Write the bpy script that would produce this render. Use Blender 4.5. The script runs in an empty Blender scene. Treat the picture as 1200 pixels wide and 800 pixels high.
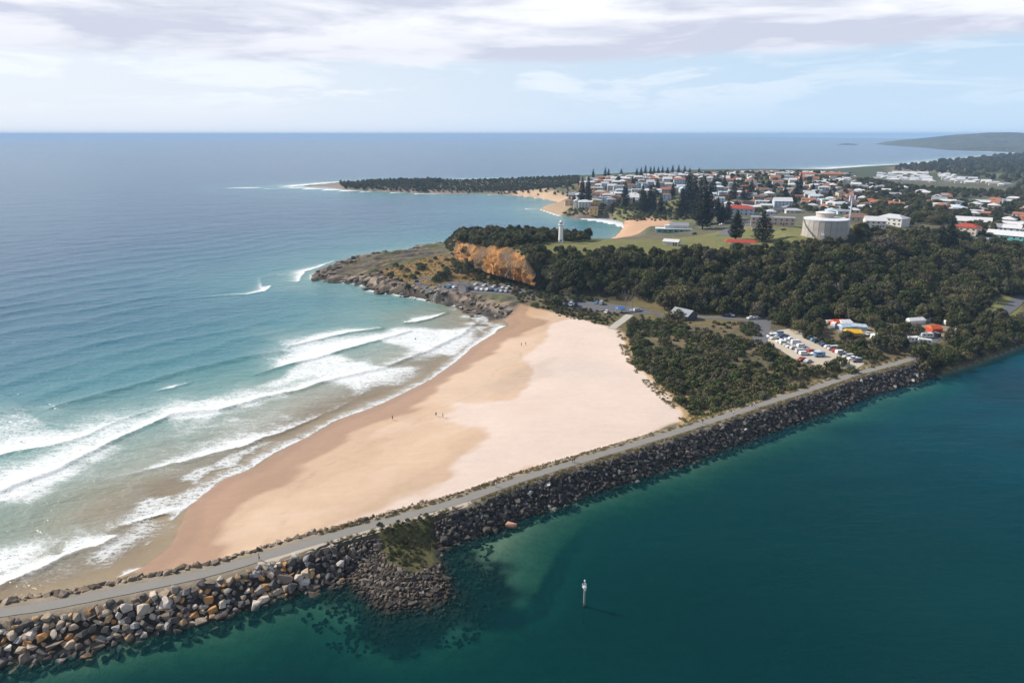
import bpy, bmesh, math, random
import numpy as np
from mathutils import Vector, Matrix
R = math.radians
random.seed(7); rng = np.random.default_rng(7)
scene = bpy.context.scene
COL = scene.collection

# ------------------------------------------------------------------ camera
CAM_H, FPX = 100.0, 800.0
PITCH = math.atan(243/800)
cd = bpy.data.cameras.new('camera'); cam = bpy.data.objects.new('camera', cd); COL.objects.link(cam)
cd.sensor_width = 36; cd.lens = 24; cd.clip_start = 1; cd.clip_end = 90000
cam.location = (0, 0, CAM_H); cam.rotation_euler = (R(90)-PITCH, 0, 0)
scene.camera = cam

# ------------------------------------------------------------------ light
SUN_AZ, SUN_EL = R(-68), R(37)           # azimuth measured from +Y towards +X
sv = Vector((math.sin(SUN_AZ)*math.cos(SUN_EL), math.cos(SUN_AZ)*math.cos(SUN_EL), math.sin(SUN_EL)))
ld = bpy.data.lights.new('sun', 'SUN'); ld.energy = 5.0; ld.angle = R(0.53); ld.color = (1.0, 0.93, 0.83)
sun = bpy.data.objects.new('sun', ld); COL.objects.link(sun)
sun.rotation_euler = (-sv).to_track_quat('-Z', 'Y').to_euler(); sun.location = (-200, 100, 300)
scene.view_settings.view_transform = 'Standard'; scene.view_settings.look = 'None'
scene.view_settings.exposure = 0.2; scene.view_settings.gamma = 1.0
scene.cycles.max_bounces = 6; scene.cycles.transparent_max_bounces = 8
scene.cycles.diffuse_bounces = 2; scene.cycles.glossy_bounces = 2; scene.cycles.volume_bounces = 0
scene.cycles.use_denoising = True
scene.cycles.caustics_reflective = False; scene.cycles.caustics_refractive = False


class NT:
    """small helper for node trees"""
    def __init__(s, tree):
        s.t = tree; s.n = tree.nodes; s.l = tree.links
    def node(s, typ, **kw):
        nd = s.n.new(typ)
        for k, v in kw.items(): setattr(nd, k, v)
        return nd
    def put(s, sock, v):
        if isinstance(v, bpy.types.NodeSocket): s.l.new(v, sock)
        elif v is not None:
            if sock.type == 'RGBA' and len(v) == 3: v = (*v, 1)
            sock.default_value = v
    def math(s, op, a, b=None, c=None, clamp=False):
        nd = s.node('ShaderNodeMath', operation=op, use_clamp=clamp)
        for i, v in enumerate((a, b, c)):
            if v is not None: s.put(nd.inputs[i], v)
        return nd.outputs[0]
    def vmath(s, op, a, b=None, scale=None):
        nd = s.node('ShaderNodeVectorMath', operation=op)
        s.put(nd.inputs[0], a)
        if b is not None: s.put(nd.inputs[1], b)
        if scale is not None: s.put(nd.inputs['Scale'], scale)
        return nd.outputs[0]
    def mix(s, f, a, b, blend='MIX'):
        nd = s.node('ShaderNodeMix', data_type='RGBA', blend_type=blend)
        s.put(nd.inputs[0], f); s.put(nd.inputs[6], a); s.put(nd.inputs[7], b)
        return nd.outputs[2]
    def smooth(s, v, lo, hi, a=0.0, b=1.0):
        nd = s.node('ShaderNodeMapRange', interpolation_type='SMOOTHSTEP')
        s.put(nd.inputs[0], v); s.put(nd.inputs[1], lo); s.put(nd.inputs[2], hi); s.put(nd.inputs[3], a); s.put(nd.inputs[4], b)
        return nd.outputs[0]
    def noise(s, vec, scale, detail=4, rough=0.55, dist=0.0, out=0):
        nd = s.node('ShaderNodeTexNoise')
        if vec is not None: s.put(nd.inputs['Vector'], vec)
        nd.inputs['Scale'].default_value = scale; nd.inputs['Detail'].default_value = detail
        nd.inputs['Roughness'].default_value = rough; nd.inputs['Distortion'].default_value = dist
        return nd.outputs[out]
    def mapping(s, vec, scale=(1, 1, 1), rot=(0, 0, 0), loc=(0, 0, 0)):
        nd = s.node('ShaderNodeMapping'); s.put(nd.inputs[0], vec)
        nd.inputs[1].default_value = loc; nd.inputs[2].default_value = rot; nd.inputs[3].default_value = scale
        return nd.outputs[0]
    def ramp(s, f, stops, interp='LINEAR'):
        nd = s.node('ShaderNodeValToRGB'); s.put(nd.inputs[0], f)
        cr = nd.color_ramp; cr.interpolation = interp
        while len(cr.elements) < len(stops): cr.elements.new(0.5)
        for e, (p, c) in zip(cr.elements, stops):
            e.position = p; e.color = (*c, 1) if len(c) == 3 else c
        return nd.outputs[0]
    def attr(s, name, out='Fac'):
        return s.node('ShaderNodeAttribute', attribute_name=name).outputs[out]
    def bump(s, h, strength=1.0, dist=1.0):
        nd = s.node('ShaderNodeBump'); s.put(nd.inputs['Height'], h)
        nd.inputs['Strength'].default_value = strength; nd.inputs['Distance'].default_value = dist
        return nd.outputs[0]


# ------------------------------------------------------------------ sky
world = bpy.data.worlds.new('World'); scene.world = world; world.use_nodes = True
w = NT(world.node_tree); w.n.clear()
sky = w.node('ShaderNodeTexSky', sky_type='NISHITA', sun_disc=False, sun_elevation=SUN_EL, sun_rotation=SUN_AZ,
             altitude=100, air_density=1.0, dust_density=1.2, ozone_density=1.5)
tc = w.node('ShaderNodeTexCoord').outputs['Generated']
d = w.vmath('NORMALIZE', tc)
sx = w.node('ShaderNodeSeparateXYZ'); w.l.new(d, sx.inputs[0])
X, Y, Z = sx.outputs
zc = w.math('MAXIMUM', Z, 0.0)
# the cloud deck is flat: seen low it is squeezed in elevation, so stretch the noise sideways
pv = w.mapping(d, scale=(2.2, 2.2, 15.0))
n_edge = w.noise(w.mapping(d, scale=(1.6, 1.6, 9.0)), 1.6, 5, 0.55)
n_deck = w.noise(pv, 1.5, 6, 0.52, 0.3)
n_fine = w.noise(w.mapping(d, scale=(5, 5, 30.0), loc=(3, 1, 0)), 1.3, 6, 0.6, 0.4)
edge = w.math('ADD', zc, w.math('MULTIPLY', w.math('SUBTRACT', n_edge, 0.5), 0.05))
edge = w.math('ADD', edge, w.math('MULTIPLY', X, -0.012))
deck = w.smooth(edge, 0.084, 0.104)
over = w.smooth(w.noise(w.mapping(d, scale=(1, 1, 1.6)), 1.9, 6, 0.55), 0.56, 0.70)       # broken cloud higher up
hi = w.smooth(zc, 0.165, 0.27)
deck = w.math('MULTIPLY', deck, w.mix(hi, (0.93, 0.93, 0.93), over))
tone = w.smooth(w.math('ADD', n_deck, w.math('MULTIPLY', w.math('SUBTRACT', n_fine, 0.5), 0.35)), 0.36, 0.64)
tone = w.math('SUBTRACT', tone, w.smooth(zc, 0.155, 0.095, 0.0, 0.42), clamp=True)
deck_col = w.mix(tone, (5.7, 6.0, 7.2), (9.2, 9.3, 9.8))
low_m = w.math('MULTIPLY', w.smooth(n_fine, 0.46, 0.60), w.math('MULTIPLY', w.smooth(zc, 0.012, 0.06), 0.62))
low_m = w.math('MULTIPLY', low_m, w.smooth(X, 0.55, -0.35, 0.42, 1.0))
base = w.mix(w.smooth(zc, 0.0, 0.12, 0.95, 0.8), sky.outputs[0], w.mix(w.smooth(X, -0.5, 0.5), (7.3, 7.9, 8.9), (5.3, 7.0, 8.9)))
base = w.mix(w.smooth(zc, 0.15, 0.4), base, sky.outputs[0])
c1 = w.mix(low_m, base, (8.6, 9.0, 9.6))
c2 = w.mix(deck, c1, deck_col)
bg = w.node('ShaderNodeBackground'); w.l.new(c2, bg.inputs[0]); bg.inputs[1].default_value = 0.1
wo = w.node('ShaderNodeOutputWorld'); w.l.new(bg.outputs[0], wo.inputs[0])

# ------------------------------------------------------------------ numpy geometry helpers
def at(px, py, z=0.0):
    """the point at height z on the sight line through a point of the 1200 x 800 photograph"""
    u = (px-600)/FPX; v = (py-400)/FPX
    c, s = math.cos(PITCH), math.sin(PITCH)
    t = (z-CAM_H)/(-s-v*c)
    return (u*t, (c-v*s)*t)
def ats(l, z=0.0): return [at(p[0], p[1], p[2] if len(p) > 2 else z) for p in l]

_perm = np.random.default_rng(3).random((256, 256)).astype(np.float32)
def vnoise(x, y):
    xi = np.floor(x).astype(np.int64); yi = np.floor(y).astype(np.int64)
    fx = x-xi; fy = y-yi; fx = fx*fx*(3-2*fx); fy = fy*fy*(3-2*fy)
    a = _perm[xi & 255, yi & 255]; b = _perm[(xi+1) & 255, yi & 255]
    c = _perm[xi & 255, (yi+1) & 255]; e = _perm[(xi+1) & 255, (yi+1) & 255]
    return (a*(1-fx)+b*fx)*(1-fy)+(c*(1-fx)+e*fx)*fy
def fbm(x, y, scale, octs=4):
    s = 0; a = 0.5; tot = 0
    x = x/scale; y = y/scale
    for i in range(octs):
        s = s+a*vnoise(x+17.3*i, y-9.1*i); tot += a; a *= 0.5; x = x*2.03; y = y*2.03
    return s/tot
def sstep(v, lo, hi):
    t = np.clip((v-lo)/(hi-lo), 0, 1); return t*t*(3-2*t)
def segdist(x, y, pts, closed=False):
    """distance to a polyline, side (+ left), arc parameter 0..n"""
    P = list(pts)+([pts[0]] if closed else [])
    best = np.full(x.shape, 1e18); side = np.zeros(x.shape); par = np.zeros(x.shape)
    for i in range(len(P)-1):
        ax, ay = P[i]; bx, by = P[i+1]; dx, dy = bx-ax, by-ay; L = dx*dx+dy*dy+1e-12
        t = np.clip(((x-ax)*dx+(y-ay)*dy)/L, 0, 1)
        ex = x-ax-t*dx; ey = y-ay-t*dy; q = ex*ex+ey*ey
        m = q < best
        best = np.where(m, q, best)
        side = np.where(m, np.sign(dx*(y-ay)-dy*(x-ax)), side); par = np.where(m, i+t, par)
    return np.sqrt(best), side, par
def inside(x, y, poly):
    r = np.zeros(x.shape, bool); n = len(poly)
    for i in range(n):
        ax, ay = poly[i]; bx, by = poly[(i+1) % n]
        if ay == by: continue
        c = (ay > y) != (by > y)
        r ^= c & (x < (bx-ax)*(y-ay)/(by-ay)+ax)
    return r
def sdpoly(x, y, poly):
    d_, _, _ = segdist(x, y, poly, True)
    return np.where(inside(x, y, poly), d_, -d_)
def idw(x, y, pts, p=3.0):
    num = 0; den = 0
    for (ax, ay, v) in pts:
        q = ((x-ax)**2+(y-ay)**2+400.0)**(-p/2)
        num = num+q*v; den = den+q
    return num/den
def ctrl(l): return [(*at(a, b, z), z) for a, b, z in l]

# ------------------------------------------------------------------ the lie of the land (metres)
PATH_PX = [(0, 718), (50, 711), (100, 701.5), (150, 691), (200, 681), (250, 670), (300, 655), (350, 640), (400, 625), (450, 612), (500, 598),
           (550, 583.5), (600, 565), (650, 549), (700, 534), (750, 519), (800, 504), (850, 488), (900, 471.5), (950, 456.5), (1000, 439), (1050, 426), (1070, 420)]
PATH = ats(PATH_PX, 5.0)
PATH = [(-330, 62), (-230, 87), (-150, 107)] + PATH
BANK = ats([(1100, 438), (1140, 426), (1185, 409), (1205, 400)], 0.0)
BANK += [(330, 400), (520, 560), (900, 760), (2000, 1100), (6000, 2000)]
DIVIDE = [(-9000, -2000), (-330, 62)] + PATH[1:] + [(192, 296)] + [(a-6, b+6) for a, b in BANK[1:]]
WATERLINE = [(125, 681), (165, 665), (200, 640), (212, 612), (221, 592), (262, 561), (300, 547), (322, 532), (360, 512), (397, 492), (450, 471), (502, 446),
             (532, 425), (562, 401), (598, 381), (590, 372), (566, 366), (547, 361), (520, 354), (480, 347), (450, 343), (435, 339), (424, 333), (412, 331), (366, 327)]
LAND = [(-330, 62), (-150, 107)] + ats([(0, 712), (125, 687)]) + ats(WATERLINE) + ats([(366, 322), (400, 310), (430, 305), (470, 300), (500, 291)])
LAND += [(-52, 640), (-10, 655), (40, 640), (80, 640)]
LAND += ats([(722, 277), (731, 267), (730, 260), (712, 255.5), (675, 256), (652, 251), (632, 244.5), (645, 242), (655, 237), (630, 231), (600, 228.5), (560, 226.5),
             (530, 227), (490, 226), (440, 223.5), (405, 222), (385, 218.5), (350, 218.2), (400, 214.5), (450, 213), (540, 213), (600, 212), (680, 210), (780, 204), (880, 201),
             (960, 199.5), (1007, 196), (1065, 192.5), (1125, 187), (1160, 185), (1200, 181), (1210, 179), (1150, 177)])
LAND += [(3900, 5200), (9000, 9000), (9000, 1500)]
LAND += [(6000, 2000), (2000, 1100), (900, 760), (520, 560), (330, 400)] + ats([(1205, 400), (1185, 409), (1140, 426), (1100, 438)]) + [PATH[-1]]
LAND += [(p[0]+13, p[1]-21) for p in reversed(PATH[4:-1])]
SPIT = ats([(395, 640), (400, 680), (418, 695), (440, 712), (458, 717), (485, 712), (512, 708), (527, 697), (527, 684), (519, 662), (512, 652), (530, 622), (470, 612)])
BAR = ats([(515, 655), (560, 622), (640, 596), (655, 604), (620, 640), (590, 690), (560, 690)])

LOW = ats([(520, 287, 5), (537, 302, 12.5), (555, 313, 11.5), (575, 321, 11), (600, 327, 10.5), (617, 332, 10.5), (629, 336, 10.5), (640, 346, 6), (700, 349, 6), (760, 358, 6), (800, 366, 6), (890, 370, 6),
           (960, 377, 6), (1060, 385, 6), (1130, 385, 6), (1165, 352, 7), (1200, 352, 7)])
LOW += [(340, 420), (300, 330), (200, 270), (0, 150), (-330, 40), (-500, 300), (-300, 700), (-70, 700)]
HIGH = ats([(533, 288, 19.5), (541, 285, 24.5), (556, 285.5, 26.5), (582, 287, 28), (604, 289.5, 28), (618, 297, 26.5), (640, 293, 28.5), (700, 293, 29.5), (800, 294, 29), (880, 293, 29), (930, 287, 31), (950, 280, 33),
            (1000, 272, 31), (1060, 264, 29), (1110, 264, 26), (1150, 275, 18)])
HIGH += [(410, 560), (700, 700), (3000, 1200), (9000, 2500), (9000, 9000), (-600, 5000), (-600, 1000), (-60, 800), (-40, 560)]
ZLOW = ctrl([(400, 320, 2.2), (450, 315, 3.6), (480, 330, 5), (520, 300, 7), (540, 330, 6.5), (590, 333, 7.5), (560, 316, 11), (610, 331, 10), (540, 306, 11.5), (650, 345, 5.5), (600, 380, 1.0), (450, 500, 1.6), (300, 600, 1.8), (420, 600, 3.6), (600, 540, 3.6),
             (560, 450, 2.6), (700, 430, 3.4), (640, 380, 3.4), (700, 500, 3.7), (770, 500, 4.0), (790, 470, 4.2), (735, 385, 4.2), (700, 362, 5.0), (800, 400, 5.5), (850, 430, 5.5), (900, 400, 4.8), (960, 410, 4.5),
             (1000, 430, 4.6), (1040, 400, 5), (1100, 395, 5.5), (1150, 390, 6), (1100, 420, 4), (1180, 380, 6), (1170, 362, 7), (870, 380, 5), (500, 325, 7)])
ZHIGH = ctrl([(560, 281, 27), (590, 284, 28), (657, 284, 29), (630, 288, 28.5), (536, 286, 23), (710, 277, 5), (740, 277, 5), (768, 275.5, 7), (695, 280, 15), (720, 279.5, 14), (748, 279, 14), (776, 277, 15), (742, 270, 3), (765, 268, 3.5), (700, 285, 29.5), (760, 284, 29), (786, 288, 28), (868, 284, 29), (833, 278, 26), (802, 270, 14), (830, 264, 20), (780, 263, 6), (745, 262, 3),
              (760, 253, 5), (965, 276, 33), (940, 272, 33), (905, 262, 29), (864, 250, 25), (700, 240, 18), (682, 246, 10), (740, 240, 17), (672, 250, 5), (720, 212, 28), (690, 215, 22), (800, 212, 31), (800, 230, 22),
              (880, 207, 31), (960, 207, 26), (1000, 230, 20), (1000, 255, 27), (1040, 252, 24), (1100, 222, 8), (1060, 210, 7), (1150, 272, 12), (1200, 262, 10), (1200, 205, 5), (1050, 200, 6), (1110, 262, 25), (1180, 292, 12),
              (600, 222, 2.6), (500, 222, 4), (435, 219, 12), (560, 221, 2.6), (660, 218, 7), (660, 230, 5), (390, 218, 2), (1150, 192, 5), (1120, 190, 4), (1195, 185, 4), (1180, 240, 9), (1060, 245, 20)])
SOFT = ctrl([(450, 500, 34), (300, 570, 34), (540, 420, 34), (590, 380, 26), (560, 364, 6), (480, 345, 3.0), (370, 325, 2.0), (430, 305, 3), (500, 292, 4), (745, 262, 40), (720, 256, 8), (650, 250, 10), (640, 231, 20),
             (500, 226, 6), (400, 218, 8), (600, 212, 12), (900, 200, 15), (1060, 194, 40), (1160, 187, 60)])
SOFT += [(0, 640, 25), (200, 290, 12), (256, 326, 10), (-60, 145, 20), (500, 550, 15)]
PADS = [  # level ground: polygon, height, blend
    (ats([(899, 386), (925, 383), (958, 394), (1018, 425), (1005, 434), (960, 432), (898, 400), (880, 398), (878, 372), (905, 371)], 4.6), 4.6, 5),
    (ats([(655, 350), (690, 350), (760, 358), (765, 372), (690, 368), (655, 362)], 5.0), 5.0, 5),
    (ats([(512, 330), (560, 326), (655, 342), (650, 350), (560, 343), (512, 342)], 6.2), 6.2, 5),
    (ats([(965, 376), (1010, 374), (1100, 374), (1130, 385), (1100, 402), (1020, 400), (970, 388)], 5.4), 5.4, 6),
    (ats([(764, 265), (816, 265), (818, 273.5), (762, 273.5)], 11.0), 11.0, 14),
    (ats([(925, 268), (1000, 266), (1005, 276), (930, 279)], 33.0), 33.0, 12),
]
CLIFF_FOOT = [(*at(a, b, z), z) for a, b, z in [(536, 301, 13), (555, 312, 12), (575, 320, 11.5), (600, 326, 11), (617, 331, 11), (629, 335, 11)]]
CLIFF_TOP = [(*at(a, b, z), z) for a, b, z in [(533, 290, 18.5), (541, 285.5, 24), (556, 286, 26), (580, 287.5, 27.5), (604, 290, 27.5), (617, 299, 25), (630, 321, 16)]]

ROCK_ZONE = ats([(360, 326), (385, 305), (470, 294), (505, 285), (545, 284), (540, 296), (512, 306), (470, 313), (455, 318), (440, 322), (470, 335), (520, 340), (580, 350), (612, 356), (600, 366), (560, 370), (500, 356), (440, 346)], 3.0)

def transition(x, y):
    dl = np.maximum(-sdpoly(x, y, LOW), 0); dh = np.maximum(-sdpoly(x, y, HIGH), 0)
    return dl/(dl+dh+1e-6)
def terrain(x, y):
    sd = sdpoly(x, y, LAND)
    t = transition(x, y)
    MIDL = [((a[0]+b[0])/2, (a[1]+b[1])/2) for a, b in zip(CLIFF_FOOT, CLIFF_TOP)]
    cm_ = np.exp(-(np.maximum(segdist(x, y, MIDL)[0]-9, 0)/7)**2); t = t*(1-cm_)+np.clip((t-0.55)/0.45, 0, 1)*cm_
    ts = t*t*(3-2*t)
    zi = idw(x, y, ZLOW)*(1-ts)+idw(x, y, ZHIGH)*ts
    far = sstep(y, 1500, 3000)
    zi = zi*(1-far)+4.0*far
    dh_ = np.hypot(x-3900, (y-5600)*0.8)
    soft = idw(x, y, SOFT)
    h = zi*(1-np.exp(-np.maximum(sd, 0)/soft))
    # roll of the dunes and scrub, rock ledges
    roll = (fbm(x, y, 18)-0.5)*1.3*sstep(sd, 18, 60)*sstep(y, 230, 300)*(1-0.5*far)
    beach = sdpoly(x, y, BEACH)
    roll *= 1-sstep(beach, -6, 4)
    h = h+roll
    h = h+(fbm(x, y, 60)-0.5)*0.25*sstep(beach, -4, 20)
    rz = sstep(sdpoly(x, y, ROCK_ZONE), -2, 4)*sstep(sd, -6, 2)
    led = fbm(x+0.6*y, (y-0.6*x)*2.2, 22, 5)
    led = np.floor(led*9)/9*0.6+led*0.4
    h = h+rz*((led-0.42)*(6.5-4.2*sstep(x, -95, -55))+(fbm(x, y, 4, 3)-0.5)*2.0)
    # under water
    dO = np.maximum(-sd, 0)
    h = np.where(sd < 0, -np.minimum(dO*0.03+0.02, 7)+rz*np.maximum(led-0.5, 0)*9, h)
    # pads
    for poly, z, bl in PADS:
        m = sstep(sdpoly(x, y, poly), -bl, 0); h = h*(1-m)+z*m
    # breakwater
    dw, side, _ = segdist(x, y, DIVIDE); river = side < 0
    dR, _, _ = segdist(x, y, PATH)
    prof_r = np.where(dR < 3.2, 5.0, 5.0-(dR-3.2)*0.74)
    prof_o = np.where(dR < 3.6, 5.0, 5.0-(dR-3.6)*0.62)
    sp = sdpoly(x, y, SPIT); sp = sp+np.where(sp < 0, (fbm(x, y, 7, 3)-0.5)*7*sstep(-sp, 0, 4), 0)
    mound = np.minimum(sp*0.26, 2.9)-0.35
    mound = np.where(sp > -9, np.where(sp > 0, mound, sp*0.30-0.25), -9)
    dRv = np.maximum(np.minimum(dR-9.6, -sp), 0)
    bed = -np.minimum(dRv*0.17+0.5, 3.6+dRv*0.035)
    bar = sdpoly(x, y, BAR); bed = np.maximum(bed, np.where(bar > -8, -1.35+np.minimum(bar, 6)*0.09, -20))
    bed = np.maximum(bed, -8)+(fbm(x, y, 14)-0.5)*0.9
    hr = np.maximum(np.maximum(bed, prof_r), mound)
    bank_d, _, _ = segdist(x, y, BANK)
    hr = np.where((x > 186) & (sd > -30), np.maximum(hr, np.where(sd > 0, h, -(-sd)*0.35)), hr)
    ho = np.maximum(h, prof_o)
    # a drop of sand blown against the wall on the beach side
    out = np.where(river & (dR < 400) | (river & (sd < 0)), np.where((x > 186) & (sd > 0), np.maximum(h, hr), hr), ho)
    return out, sd, t, dR, river, sp

# beach outline (dry and wet sand)
BEACH = ats(WATERLINE[3:15]) + ats([(575, 358, 2), (600, 358, 3), (640, 366, 3), (690, 377, 4), (715, 384, 4), (726, 390, 4), (738, 420, 4), (760, 443, 4), (785, 462, 4), (797, 480, 4), (798, 488, 4), (700, 525, 4), (600, 556, 4), (500, 590, 4), (400, 616, 4), (300, 645, 3), (200, 672, 2), (150, 682, 1)])

# ------------------------------------------------------------------ object helpers
def tag(o, label=None, cat=None, group=None, kind=None):
    if label: o['label'] = label
    if cat: o['category'] = cat
    if group: o['group'] = group
    if kind: o['kind'] = kind
    return o
def thing(name, label, cat, loc=(0, 0, 0), rz=0.0, group=None, scale=1.0):
    o = bpy.data.objects.new(name, None); COL.objects.link(o)
    o.location = loc; o.rotation_euler = (0, 0, rz); o.scale = (scale,)*3 if not isinstance(scale, tuple) else scale
    o.empty_display_size = 0.5
    return tag(o, label, cat, group)
def link(name, me, parent=None, loc=None):
    o = bpy.data.objects.new(name, me); COL.objects.link(o)
    if parent: o.parent = parent
    if loc is not None: o.location = loc
    return o
def np_mesh(name, v, quads=None, tris=None, mat=None, smooth=False, attrs=None, mats=None, midx=None):
    me = bpy.data.meshes.new(name)
    v = np.asarray(v, np.float32); me.vertices.add(len(v)); me.vertices.foreach_set('co', v.ravel())
    if quads is not None and len(quads):
        f = np.asarray(quads, np.int32); k = 4
    else:
        f = np.asarray(tris, np.int32); k = 3
    me.loops.add(f.size); me.loops.foreach_set('vertex_index', f.ravel())
    me.polygons.add(len(f)); me.polygons.foreach_set('loop_start', np.arange(0, f.size, k, dtype=np.int32))
    me.polygons.foreach_set('loop_total', np.full(len(f), k, np.int32))
    me.polygons.foreach_set('use_smooth', np.full(len(f), smooth))
    for m in (mats or ([mat] if mat else [])): me.materials.append(m)
    if midx is not None: me.polygons.foreach_set('material_index', np.asarray(midx, np.int32))
    for an, (typ, dat) in (attrs or {}).items():
        a = me.attributes.new(an, typ, 'POINT'); dat = np.asarray(dat, np.float32)
        if typ == 'FLOAT_COLOR':
            if dat.shape[1] == 3: dat = np.concatenate([dat, np.ones((len(dat), 1), np.float32)], 1)
            a.data.foreach_set('color', dat.ravel())
        else: a.data.foreach_set('value', dat.ravel())
    me.update(calc_edges=True); me.validate()
    return me
class MB:
    """collects faces, then links them as one mesh object"""
    def __init__(s): s.v = []; s.f = []; s.m = []
    def add(s, vs, fs, m=0):
        o = len(s.v); s.v += [tuple(p) for p in vs]; s.f += [tuple(i+o for i in f) for f in fs]; s.m += [m]*len(fs); return s
    def box(s, x0, x1, y0, y1, z0, z1, m=0):
        v = [(x, y, z) for z in (z0, z1) for y in (y0, y1) for x in (x0, x1)]
        return s.add(v, [(0, 2, 3, 1), (4, 5, 7, 6), (0, 1, 5, 4), (2, 6, 7, 3), (0, 4, 6, 2), (1, 3, 7, 5)], m)
    def lathe(s, prof, n=12, m=0, c=(0, 0), cap=True, ph=0.0):
        vs = [(c[0]+r*math.cos(2*math.pi*k/n+ph), c[1]+r*math.sin(2*math.pi*k/n+ph), z) for r, z in prof for k in range(n)]
        fs = [(i*n+k, i*n+(k+1) % n, (i+1)*n+(k+1) % n, (i+1)*n+k) for i in range(len(prof)-1) for k in range(n)]
        if cap: fs += [tuple(reversed(range(n))), tuple((len(prof)-1)*n+k for k in range(n))]
        return s.add(vs, fs, m)
    def bar(s, a, b, r0, r1=None, n=6, m=0):
        a = Vector(a); b = Vector(b); r1 = r0 if r1 is None else r1
        q = (b-a).to_track_quat('Z', 'Y')
        vs = [p+q @ Vector((r*math.cos(2*math.pi*k/n), r*math.sin(2*math.pi*k/n), 0)) for p, r in ((a, r0), (b, r1)) for k in range(n)]
        fs = [(k, (k+1) % n, n+(k+1) % n, n+k) for k in range(n)]+[tuple(reversed(range(n))), tuple(range(n, 2*n))]
        return s.add(vs, fs, m)
    def mesh(s, name, mats, smooth=False):
        me = bpy.data.meshes.new(name); me.from_pydata(s.v, [], s.f)
        for m in (mats if isinstance(mats, (list, tuple)) else [mats]): me.materials.append(m)
        me.polygons.foreach_set('material_index', s.m)
        if smooth: me.polygons.foreach_set('use_smooth', [True]*len(s.f))
        me.update(); return me
    def build(s, name, mats, parent=None, loc=None, smooth=False): return link(name, s.mesh(name, mats, smooth), parent, loc)

# ------------------------------------------------------------------ materials
def new_mat(name):
    m = bpy.data.materials.new(name); m.use_nodes = True
    t = NT(m.node_tree); t.n.clear()
    out = t.node('ShaderNodeOutputMaterial')
    return m, t, out
def pbsdf(t, out, col, rough=0.8, normal=None, spec=0.3, metal=0.0):
    b = t.node('ShaderNodeBsdfPrincipled')
    t.put(b.inputs['Base Color'], col); t.put(b.inputs['Roughness'], rough); t.put(b.inputs['Specular IOR Level'], spec); t.put(b.inputs['Metallic'], metal)
    if normal is not None: t.l.new(normal, b.inputs['Normal'])
    t.l.new(b.outputs[0], out.inputs[0]); return b
_mc = {}
def paint(name, col, rough=0.6, spec=0.3, var=0.12, scale=0.6, metal=0.0):
    """plain painted or rendered surface with slight weathering"""
    if name in _mc: return _mc[name]
    m, t, out = new_mat(name)
    g = t.node('ShaderNodeTexCoord').outputs['Object']
    n = t.noise(g, scale, 5, 0.6)
    lo = tuple(c*(1-var) for c in col); hi_ = tuple(min(1, c*(1+var)) for c in col)
    pbsdf(t, out, t.mix(t.smooth(n, 0.3, 0.7), lo, hi_), rough, None, spec, metal)
    _mc[name] = m; return m

def ground_material():
    m, t, out = new_mat('ground_surface')
    c = t.attr('col', 'Color'); k = t.attr('rough_veg')
    g = t.node('ShaderNodeNewGeometry').outputs['Position']
    n1 = t.noise(g, 0.35, 6, 0.62); n2 = t.noise(g, 0.05, 4, 0.55); n3 = t.noise(g, 1.6, 4, 0.6)
    v = t.math('ADD', t.math('MULTIPLY', t.math('SUBTRACT', n1, 0.5), 1.5), t.math('MULTIPLY', t.math('SUBTRACT', n3, 0.5), 1.1))
    trk = t.noise(t.mapping(g, scale=(0.18, 1.0, 1.0), rot=(0, 0, R(-52))), 0.45, 5, 0.7, 0.6)
    v = t.math('ADD', v, t.math('MULTIPLY', t.math('SUBTRACT', trk, 0.5), 1.3))
    f = t.math('ADD', 1.0, t.math('MULTIPLY', v, t.math('ADD', 0.085, t.math('MULTIPLY', k, 0.85))))
    f = t.math('MULTIPLY', f, t.math('ADD', 0.90, t.math('MULTIPLY', n2, 0.2)))
    cc = t.vmath('SCALE', c, scale=f)
    bump = t.bump(t.math('ADD', t.math('MULTIPLY', t.math('ADD', n1, n3), t.math('ADD', 0.06, k)), t.math('MULTIPLY', n2, 0.4)), 0.6, 0.6)
    wet = t.attr('wet')
    b = pbsdf(t, out, cc, t.math('SUBTRACT', 0.9, t.math('MULTIPLY', wet, 0.5)), bump, 0.25)
    return m
M_GROUND = ground_material()

def rock_material(name='armour_rock', dark_line=True):
    m, t, out = new_mat(name)
    c = t.attr('tint', 'Color')
    g = t.node('ShaderNodeNewGeometry').outputs['Position']
    n1 = t.noise(g, 0.9, 6, 0.65); n2 = t.noise(g, 5.0, 4, 0.6)
    f = t.math('ADD', 0.55, t.math('MULTIPLY', t.math('ADD', n1, t.math('MULTIPLY', n2, 0.5)), 0.6))
    cc = t.vmath('SCALE', c, scale=f)
    rust = t.smooth(t.noise(g, 0.35, 4, 0.6), 0.60, 0.70)
    cc = t.mix(t.math('MULTIPLY', rust, 0.35), cc, (0.20, 0.11, 0.045))
    if dark_line:      # weed and wet band at the tide line
        sz = t.node('ShaderNodeSeparateXYZ'); t.l.new(g, sz.inputs[0])
        zz = t.math('ADD', sz.outputs[2], t.math('MULTIPLY', t.math('SUBTRACT', n1, 0.5), 1.2))
        cc = t.mix(t.smooth(zz, 0.1, 0.9, 0.8, 0.0), cc, (0.022, 0.018, 0.012))
    pbsdf(t, out, cc, 0.85, t.bump(t.math('ADD', n1, t.math('MULTIPLY', n2, 0.4)), 0.7, 0.25), 0.25)
    return m
M_ROCK = rock_material()

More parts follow.
